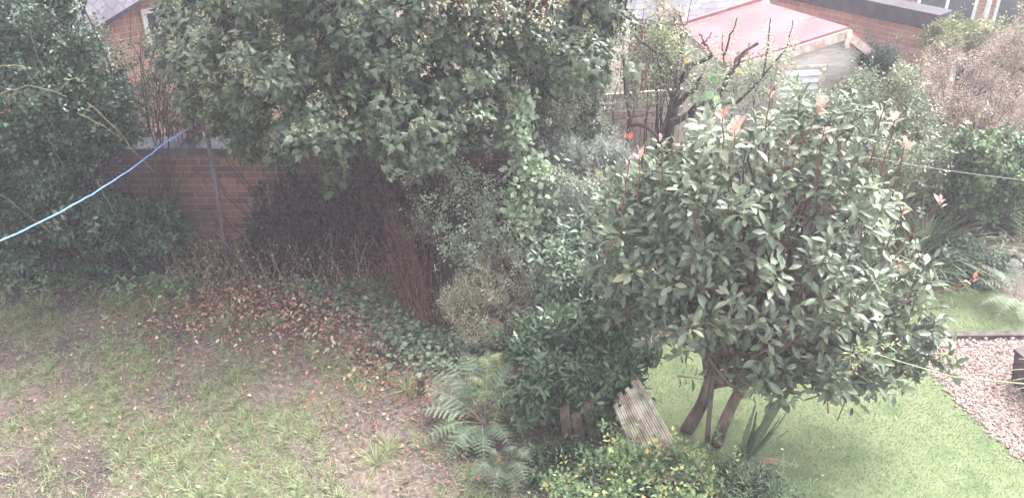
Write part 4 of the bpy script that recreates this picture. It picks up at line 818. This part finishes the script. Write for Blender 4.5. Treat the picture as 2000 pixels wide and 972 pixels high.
shrub('low_trailing_shrub', 'dark trailing leaves at the foot of the broken fence', 'shrub', [blob(1080, 900, 5.15, 50, 28, .2), blob(1140, 900, 5.1, 45, 22, .15)], 260, T_LAUREL, .06, 7, G['laurel'], 113, t0=55, t1=100)
shrub('hebe_mound', 'low green mound of foliage at the far edge of the back lawn', 'shrub', [blob(1880, 495, 8.1, 50, 35, .3), blob(1850, 525, 8.0, 45, 22, .25), blob(1935, 520, 8.0, 45, 30, .25)], 620, T_ROUND, .05, 7, G['choisya'], 114, t0=50, t1=95)

# ---- the red-tipped evergreen tree
def photinia():
    rng = np.random.default_rng(121); b1, b2 = atz(1345, 842), atz(1400, 868); Y0 = 5.75
    root = empty('red_tipped_evergreen', (b1 + b2) / 2, 'large glossy-leaved evergreen with red young leaves on twin dark trunks in the lawn', 'tree')
    bl = [blob(1500, 290, 6.2, 215, 95, .6), blob(1390, 380, 6.0, 200, 120, .7), blob(1590, 400, 6.0, 175, 140, .7), blob(1270, 470, 5.9, 105, 95, .5), blob(1215, 385, 6.05, 60, 75, .35), blob(1215, 500, 6.0, 60, 60, .35), blob(1255, 600, 5.8, 75, 55, .35), blob(1290, 330, 6.1, 75, 65, .4), blob(1480, 520, 5.6, 215, 130, .7), blob(1680, 550, 5.8, 130, 110, .5), blob(1370, 605, 5.6, 110, 65, .4), blob(1560, 660, 5.5, 170, 80, .5), blob(1730, 650, 5.7, 110, 75, .4), blob(1500, 720, 5.4, 60, 38, .25), blob(1640, 730, 5.45, 90, 40, .3)]
    big = bl; bl = frag(rng, bl, 8, .33, .80)
    P, N = on_blobs(rng, bl, 700, lump=.28, lsc=2.6, inner=.16, back=.5, gap=1.6, stray=.32)
    S = N * .55 + np.array([0, 0, .75]) + rng.normal(0, .28, N.shape)
    low = P[:, 2] < 1.25; S[low, 2] -= .35
    mt = lm('photinia_leaf', [(0.052, 0.080, 0.048), (0.094, 0.135, 0.082), (0.146, 0.190, 0.120), (0.218, 0.255, 0.163), (0.312, 0.340, 0.182), (0.458, 0.400, 0.154)], [0, .25, .55, .8, .93, 1], rough=.34, trans=.25, vein=.55, veincol=(.22, .26, .16), spec=.65)
    m = M(); shoots(m, T_PHOT, rng, P, S, 10, .118, .17, 42, 100, jit=.3, petiole=.22)
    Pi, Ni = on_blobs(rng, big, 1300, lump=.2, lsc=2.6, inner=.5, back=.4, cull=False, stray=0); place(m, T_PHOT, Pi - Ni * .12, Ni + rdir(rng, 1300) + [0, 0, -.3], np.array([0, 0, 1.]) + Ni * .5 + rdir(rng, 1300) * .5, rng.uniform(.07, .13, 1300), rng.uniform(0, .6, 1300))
    # outlying shoots on long branches to the right
    out_tips = [(1890, 560, 5.7), (1850, 600, 5.6), (1800, 560, 5.8), (1860, 680, 5.5), (1790, 700, 5.5), (1830, 640, 5.6), (1745, 740, 5.45), (1795, 738, 5.4), (1705, 760, 5.4), (1465, 775, 5.3), (1440, 740, 5.3), (1315, 690, 5.5)]
    oP = np.array([atY(*t) for t in out_tips]); shoots(m, T_PHOT, rng, oP, nrm(oP - atY(1550, 600, 5.8)) + [0, 0, .3], 8, .11, .2, 40, 105, jit=.2, petiole=.2)
    m.build('foliage', mt, root)
    red = [(1435, 255, .14, 7), (1412, 222, .10, 4), (1250, 300, .09, 4), (1600, 212, .12, 6), (1505, 178, .09, 4), (1748, 232, .10, 5), (1768, 280, .12, 6), (1838, 392, .09, 4), (1628, 500, .10, 5), (1640, 528, .09, 4), (1620, 548, .08, 2), (1753, 522, .10, 5), (1902, 545, .09, 3), (1437, 492, .07, 3), (1548, 560, .09, 2), (1290, 272, .07, 3), (1665, 465, .09, 4), (1765, 408, .07, 3), (1610, 255, .09, 4), (1590, 345, .07, 3), (1545, 272, .07, 3), (1230, 310, .06, 2)]
    m = M(); st = M()
    for x, y, l, k in red:
        p = atY(x, y, 5.75 + rng.uniform(-.2, .1)); shoots(m, T_PHOT, rng, p[None], np.array([[rng.normal(0, .15), rng.normal(0, .15), 1.]]), k, l, .05, 8, 42, jit=.15, petiole=.05); dn = np.array([rng.normal(0, .05), .05, -.45]) if x < 1790 else nrm(atY(1600, 620, 5.75) - p) * .75; st.tube(curve(p + dn, p, 6, 0 if x < 1790 else -.06, .006, rng), .007, .004, sides=5)
    m.build('young_leaves', lm('photinia_red', [(0.427, 0.139, 0.124), (0.530, 0.277, 0.228), (0.598, 0.416, 0.352), (0.564, 0.446, 0.455)], rough=.35, trans=.35, vein=.3, veincol=(.7, .45, .35)), root)
    for i in rng.choice(np.where(P[:, 1] < 6.3)[0], 150, replace=False): st.tube(curve(P[i] - S[i] * rng.uniform(.25, .5) + rng.normal(0, .03, 3), P[i] + nrm(S[i]) * .02, 5, 0, .008, rng), .006, .0035, sides=5)
    st.build('twigs', twig_red, root)
    m = M()
    def trunk(L, r0, r1):
        q = np.array([atY(x, y, yy) if yy else atz(x, y, 0) for x, y, yy in L]); t = np.linspace(0, len(q) - 1, 14); q = np.stack([np.interp(t, range(len(q)), q[:, c]) for c in range(3)], -1); q = (q + np.vstack([q[:1], q[:-1]]) + np.vstack([q[1:], q[-1:]])) / 3
        mm = M(); mm.tube(q, r0, r1, sides=10, knob=.06, rng=rng); mm.build('trunk', bark_phot, root, smooth=True); return q
    q1 = trunk([(1338, 845, 0), (1352, 822, 5.62), (1372, 790, 5.6), (1385, 745, 5.6), (1400, 690, 5.62), (1420, 620, 5.7), (1450, 500, 5.9)], .058, .034)
    q2 = trunk([(1397, 872, 0), (1408, 840, 5.42), (1425, 800, 5.42), (1450, 750, 5.45), (1490, 690, 5.5), (1540, 600, 5.7), (1570, 480, 5.9)], .052, .03)
    q3 = trunk([(1381, 865, 0), (1386, 800, 5.5), (1392, 740, 5.55), (1410, 660, 5.6)], .022, .016)
    for i in rng.choice(len(P), 170, replace=False):
        s = (q1 if rng.random() < .5 else q2)[rng.integers(6, 14)]; limb(m, rng, s, P[i] - nrm(S[i]) * .1, .018, .006, 8, .0, .035)
    for p in oP: limb(m, rng, q2[11], p, .012, .005, 8, -.08, .02)
    m.build('branches', bark_phot, root)
photinia()

def shade_undergrowth():  # dark ground cover added to bring the pale soil down to hollow shade
    rng = np.random.default_rng(128); m = M(); n = 16000; x = rng.uniform(.9, 8, n); y = rng.uniform(6.6, 12.5, n); k = ~inpoly(x, y, LAWN) & ~inpoly(x, y, GRAVEL) & ((x < 3.6) | (y > 8.2)); x, y = x[k], y[k]; n = len(x)
    p = np.stack([x, y, rng.uniform(.02, .16, n)], -1); place(m, T_ROUND, p, rdir(rng, n) * [1, 1, .4], np.array([0, 0, 1.]) + rng.normal(0, .4, (n, 3)), rng.uniform(.04, .08, n), rng.random(n))
    setp(m.build('shade_undergrowth', lm('shade_undergrowth', [(.03, .035, .025), (.05, .065, .04), (.09, .11, .07), (.14, .11, .08)], rough=.6, vein=0)), kind='stuff')
shade_undergrowth()
shrub('hollow_shade_shrub', 'near-black shrub added to stand in for the shade of the border hollow at right', 'shrub', [blob(1950, 400, 9.3, 90, 45, .4), blob(1860, 400, 9.2, 60, 40, .3)], 500, T_ROUND, .06, 8, lm('hollow_shade_leaf', [(.02, .03, .022), (.035, .055, .035), (.05, .08, .05)], rough=.5, vein=0), 129)  # added shrub; its very dark leaves carry the hollow's shade
# ---- hanging birch spray in front of the ivy top
def birch():
    rng = np.random.default_rng(131); Y = 7.2; root = empty('pale_leaved_tree', (1.15, 9.0, 0), 'thin tree whose drooping sprays of pale yellow leaves cross the ivy top', 'tree')
    m = M(); hub = np.array([.55, 8.2, 4.3]); m.tube(curve([1.15, 9.0, 0], hub, 9, .2, .03, rng), .07, .04, sides=7); m.build('trunk', bark, root, smooth=True)
    m = M(); lf = M(); P = []
    for i in range(30):
        e = atY(rng.uniform(790, 1080), rng.uniform(-30, 95) * rng.uniform(.5, 1), rng.uniform(6.9, 7.4)); c = curve(hub + rng.normal(0, .2, 3), e, 14, .25, .03, rng); m.tube(c, .008, .0025, sides=4); P += [c[k] + rng.normal(0, .05, 3) for k in range(7, 14) for _ in range(4)]
    P = np.array(P); shoots(lf, T_ROUND, rng, P, rng.normal(0, .5, P.shape) + [0, 0, -.6], 2, .042, .06, 40, 80, wscale=.8)
    m.build('branches', twig_red, root); lf.build('foliage', lm('pale_yellow', [(0.253, 0.253, 0.159), (0.437, 0.437, 0.291), (0.598, 0.575, 0.450), (0.575, 0.506, 0.212)], rough=.5, vein=0), root)
birch()
# thin bare branches over the left building and brown-tipped spray by the slate roof
def saplings():
    rng = np.random.default_rng(133); root = empty('bare_twiggy_sapling', (-3.75, 8.15, 0), 'leafless twiggy sapling growing up in front of the left brick building', 'sapling'); m = M()
    hub = np.array([-3.7, 8.1, .5]); m.tube(curve([-3.75, 8.15, 0], hub, 4), .014, .012, sides=5)
    for x, y in [(255, 20), (275, 70), (300, 100), (330, 150), (345, 120), (320, 60), (380, 170), (300, 30), (390, 300), (355, 330), (330, 380), (300, 330), (395, 230), (345, 215)]:
        e = atY(x, y, 8.0 + rng.uniform(-.15, .1)); c = curve(hub, e, 10, .0, .03, rng); m.tube(c, .008, .003, sides=4)
        for k in (6,): m.tube(curve(c[k], c[k] + [rng.normal(0, .15), 0, rng.uniform(.05, .25)], 4, 0, .01, rng), .004, .002, sides=3)
    m.build('twigs', twig_dark, root)
    shrub('red_leaved_vine', 'small crimson-leaved vine on top of the brick wall beside the post', 'vine', [blob(365, 235, 8.5, 25, 30, .12)], 70, T_SM, .05, 6, lm('crimson', [(.10, .10, .06), (.16, .14, .09), (.35, .08, .08), (.45, .14, .13)], rough=.5, vein=0), 134, inner_n=20)
    shrub('mixed_twiggy_growth', 'thin olive growth rising behind the coping between hedge and post', 'shrub', [blob(215, 105, 9.1, 38, 60, .2), blob(300, 90, 9.1, 22, 50, .2), blob(265, 195, 8.9, 70, 42, .3), blob(340, 110, 9.2, 22, 35, .2), blob(310, 215, 8.9, 65, 40, .3), blob(250, 262, 8.8, 60, 25, .2), blob(360, 200, 9, 45, 45, .25), blob(315, 150, 9.2, 45, 30, .25)], 1000, T_SM, .045, 7, lm('olive_dark', [(.04, .055, .035), (.07, .09, .05), (.12, .14, .08), (.20, .20, .13)], rough=.5, vein=0), 135, base=np.array([-3.9, 8.95, 0]), inner_n=300, ntw=60, twr=.008)
    shrub('yellow_flowering_shrub', 'pale yellow-flowered spray rising below the slate store gutter', 'shrub', [blob(1285, 62, 9.0, 30, 22, .15), blob(1300, 85, 8.9, 25, 20, .12)], 220, T_SM, .04, 7, lm('cream_yellow', [(.16, .22, .10), (.34, .38, .20), (.56, .56, .36), (.66, .62, .48)], rough=.6, vein=0), 136, inner_n=100, ntw=8)
    shrub('tan_leaved_spray', 'dry tan leaved spray crossing the slate roof edge', 'shrub', [blob(1320, 28, 9.1, 40, 20, .15), blob(1290, 10, 9.2, 25, 20, .12)], 130, T_NARROW, .06, 6, lm('tan', [(.22, .16, .11), (.38, .27, .20), (.46, .38, .28)], rough=.6, vein=0), 137, inner_n=40, ntw=6, t0=60, t1=110, base=np.array([1.75, 9.3, 0]))
saplings()

# ---- flowers
def flower(label, px, py, Y, r, col, seed, petals=5):
    rng = np.random.default_rng(seed); p = atY(px, py, Y); root = empty('flower', (p[0], p[1], 0), label, 'flower', 'bright garden flowers'); v = nrm(np.array([0, 0, CAMH]) - p); v = nrm(v + [0, 0, .4])
    a = nrm(np.cross(v, [1, 0, 0])); b = np.cross(v, a); m = M()
    for i in range(petals): an = i * 6.283 / petals; d = math.cos(an) * a + math.sin(an) * b; place(m, t_oval(.85, 3, .12, .2, 1, .65), p[None], (d + v * .25)[None], v[None], r, rng.random(1))
    m.build('petals', col, root); m = M(); place(m, T_ROUND, p[None].repeat(8, 0) + v * .006, rdir(rng, 8) + v, v[None].repeat(8, 0), r * .3, rng.random(8)); m.build('flower_centre', lm('flower_eye', [(.35, .12, .02), (.5, .3, .05)], vein=0), root)
    m = M(); m.tube(curve(p, [p[0], p[1] + .05, 0], 6, 0, .01, rng), .003, .003, sides=4); m.build('stem', G['choisya'], root)
orange = lm('orange_petal', [(.75, .08, .02), (.85, .16, .03)], rough=.5, vein=0, trans=.3); yel = lm('yellow_petal', [(.60, .42, .10), (.72, .55, .2)], rough=.5, vein=0, trans=.3)
flower('orange flower high beside the fine-leaved shrub', 1168, 140, 8.1, .028, orange, 141); flower('orange-red flower below the bent side branch of the thin dark stem', 1230, 265, 7.9, .034, orange, 142)
flower('yellow marigold on the silvery bush', 1171, 343, 7.45, .045, yel, 143, 9); flower('small yellow flower right of the round green leaves under the apple tree', 1441, 138, 8.2, .03, yel, 144); flower('pale yellow flower in the apple branches', 1342, 118, 8.35, .03, yel, 145); flower('yellow flower at the top of the red-tipped tree', 1398, 192, 6.6, .018, yel, 146)
def nasturtium():
    rng = np.random.default_rng(147); root = empty('nasturtium', (*atY(1395, 170, 8.1)[:2], 0), 'round bright green leaves climbing among the apple branches', 'plant'); m = M(); st = M()
    T = t_oval(1.0, 4, .04, .05, 1, .5)
    for x, y, s in [(1398, 150, .10), (1392, 160, .08), (1378, 178, .11), (1392, 188, .10), (1370, 186, .07)]:
        p = atY(x, y, 8.1); v = nrm(np.array([0, 0, CAMH]) - p) + rng.normal(0, .3, 3); place(m, T, p[None], rdir(rng, 1), v[None], s, rng.random(1)); st.tube(curve(p, [p[0], p[1] + .1, 0], 6, 0, .02, rng), .003, .003, sides=3)
    m.build('leaves', lm('nasturtium_leaf', [(.16, .28, .14), (.28, .42, .25)], rough=.5, vein=0), root); st.build('stems', G['nasturtium_leaf'], root)
nasturtium()

# ---- post, lines, small things
def post():
    b = atz(449, 545, 0); t = np.array([b[0] + .02, b[1] + .04, 0]); zt = 2.05; root = empty('washing_line_post', b, 'slim dark leaning post standing in the fallen leaves before the brick wall', 'post')
    T_ = atY(392, 190, b[1] + .05); m = M(); m.tube(np.array([b - [0, 0, .1], b * .5 + T_ * .5 + [.012, 0, 0], T_]), .026, .023, sides=10); m.build('pole', plain('post_metal', (.10, .09, .11), (.17, .15, .17), 14, .6, .3, metal=.2), root, smooth=True)
    m = M(); m.tube(np.array([T_ + [0, 0, -.03], T_ + [0, 0, .015]]), .032, .030, sides=10); m.build('cap', plain('cap_dark', (.05, .05, .06), (.08, .08, .09), 14, .5, .1), root)
    m = M(); m.tube(curve(T_ + [0, 0, -.12], T_ + [-.05, -.03, -.09], 4), .006, sides=5); m.build('hook', bpy.data.materials['cap_dark'], root)
    # blue line from behind the wall towards the house
    m = M(); A = atY(322, 279, 7.7); Bq = atY(185, 376, 6.2); Cq = atY(-20, 478, 4.6); t = np.linspace(0, 1, 30)
    c = 2 * Bq - .5 * A - .5 * Cq; q = ((1 - t) ** 2)[:, None] * A + (2 * t * (1 - t))[:, None] * c + (t ** 2)[:, None] * Cq; q = np.vstack([atY(399, 232, 8.02)[None], atY(362, 255, 7.87)[None], q]); q[2:] += np.random.default_rng(5).normal(0, .0022, (30, 3)); m.tube(q, .0065, .0055, sides=6)
    setp(m.build('washing_line', plain('blue_line', (.10, .24, .60), (.22, .38, .72), 60, .6, .1)), 'bright blue washing line sloping down across the dark hedge', 'washing line')
    rng = np.random.default_rng(151); m = M(); A = atY(1690, 305, 6.6); Bq = atY(2030, 354, 6.6); m.tube(curve(A, Bq, 12, -.02), .0018, .0018, sides=5); setp(m.build('garden_wire', plain('wire', (.5, .5, .5), (.62, .62, .62), 20, .4, .0)), 'thin pale wire strung before the strappy clump at right', 'wire')
post()
def arching_rose():
    rng = np.random.default_rng(152); root = empty('arching_rose_stem', (*atY(2060, 760, 4.9)[:2], 0), 'long thin pale green stem with yellowish tip arching over the gravel', 'climber'); Y = 4.7
    q = np.array([atY(x, y, Y) for x, y in [(1680, 680), (1740, 700), (1800, 718), (1860, 735), (1920, 741), (2010, 750), (2100, 775)]] ); q = np.vstack([q, [q[-1][0] + .05, Y, 0]]); m = M(); m.tube(q, .003, .0045, sides=6)
    for x, y, x2, y2 in [(1740, 700, 1760, 676), (1690, 684, 1655, 700), (1700, 686, 1660, 730), (1860, 735, 1862, 700), (1862, 700, 1820, 690), (1700, 680, 1750, 672)]: m.tube(curve(atY(x, y, Y), atY(x2, y2, Y - .03), 5, .02), .003, .002, sides=4)
    m.build('stem', plain('stem_green', (.26, .30, .16), (.40, .42, .26), 20, .6, .1), root)
    P = np.array([atY(x, y, Y - .01) for x, y in [(1655, 700), (1665, 690), (1675, 680), (1680, 672), (1690, 690), (1670, 715), (1662, 728), (1700, 678), (1730, 673), (1750, 672), (1862, 702), (1825, 692), (1845, 695)]]); m = M(); shoots(m, T_NARROW, rng, P, rng.normal(0, 1, P.shape), 5, .05, .04, 30, 80); m.build('leaves', lm('yellow_tip', [(.35, .36, .12), (.52, .50, .22), (.40, .46, .2)], rough=.5, vein=0), root)
    root = empty('trailing_grass_stems', (*atY(1990, 800, 4.8)[:2], 0), 'pale grass blades reaching in over the dark planter edge', 'plant'); m = M(); b = atz(2120, 800, 0)
    for x, y in [(1978, 742), (1975, 722), (1985, 760), (1990, 700)]: m.tube(curve(b, atY(x, y, 4.9), 7, .15), .004, .002, sides=4)
    m.build('blades', bpy.data.materials['stem_green'], root)
arching_rose()
def planter():
    c = atz(2064, 775, 0); root = empty('timber_planter', c, 'dark tapering timber planter standing on the pink gravel', 'planter'); dk = plain('planter_wood', (.07, .055, .06), (.14, .115, .115), 10, .8, .4)
    m = M(); a, h = .26, .34; top = .30
    for i in range(4):
        an = i * math.pi / 2 + .25; u = np.array([math.cos(an), math.sin(an), 0]); v = np.array([-u[1], u[0], 0])
        for k in range(3):
            z0, z1 = h * k / 3 + .004, h * (k + 1) / 3 - .004; r0, r1 = a + (top - a) * z0 / h, a + (top - a) * z1 / h
            m.prism([c + u * r0 - v * r0 + [0, 0, z0], c + u * r0 + v * r0 + [0, 0, z0], c + u * r1 + v * r1 + [0, 0, z1], c + u * r1 - v * r1 + [0, 0, z1]], -u * .02)
    m.build('sides', dk, root)
    m = M(); m.box(c + [0, 0, h + .012], (.62, .62, .024), rot=.25); m.build('rim', dk, root)
    m = M(); m.box(c + [0, 0, h + .03], (.5, .5, .02), rot=.25); m.build('soil', bpy.data.materials['soil'], root)
planter()
def odds():
    rng = np.random.default_rng(161); brown = lm('dead_big', [(.30, .15, .10), (.42, .24, .17)], rough=.6, trans=.1, vein=.3, veincol=(.5, .34, .25))
    def bigleaf(label, px, py, z, L, ax, wd=.45):
        p = atz(px, py, z); m = M(); place(m, t_oval(wd, 6, .35, .25, 1.1, .5), p[None], np.array([ax], float), np.array([[.1, -.6, 1.]]), L, np.array([.5])); setp(m.build('dead_leaf', brown), label, 'leaf')
    bigleaf('large curled brown dead leaf lying at the hedge foot', 108, 486, .10, .36, (1, -.25, -.05), .42)
    bigleaf('star-shaped pale tan dead leaf caught on the ivy edge', 344, 78, 2.45, .09, (.4, 0, 1), .8)
    m = M(); c = atz(823, 768, 0); m.tube(np.array([c - [0, 0, .05], c + [.0, 0, .10], c + [.01, 0, .16]]), .035, .03, sides=9, knob=.08, rng=rng); root = setp(m.build('tree_stump', bark, smooth=False), 'short dark weathered stump left of the large fern', 'stump')
    # grass tufts at the edges
    tm = lm('tuft', [(.12, .18, .06), (.18, .26, .09), (.28, .36, .14), (.36, .34, .2)], rough=.55, vein=0)
    names = [(80, 600, 'below the corner weed'), (180, 585, 'between the two broad-leaved weeds'), (235, 600, 'under the thin weed tuft'), (150, 560, 'at the hedge foot beneath the dead brown leaf'), (300, 610, 'in front of the bright green weed'), (450, 610, 'below the foot of the dark post'), (440, 640, 'second below the dark post'), (530, 640, 'at the edge of the copper leaf drift'), (40, 560, 'in the far corner of the rough lawn'), (795, 760, 'beside the short stump'), (760, 880, 'on bare soil left of the large fern'), (735, 905, 'largest on the bare soil near the bottom edge'), (590, 570, 'inside the copper leaf drift'), (390, 560, 'just left of the post foot')]
    for i, (x, y, t) in enumerate(names):
        r = strappy('grass_tuft', 'tuft of longer green grass ' + t, (x, y), 60, .17, 170 + i, tm, .75, fan=1.25, T=t_blade(.045, .55, 4)); r['category'] = 'grass tuft'; r['group'] = 'grass tufts on the rough lawn'; r.location.z = float(gz(r.location.x, r.location.y))
odds()
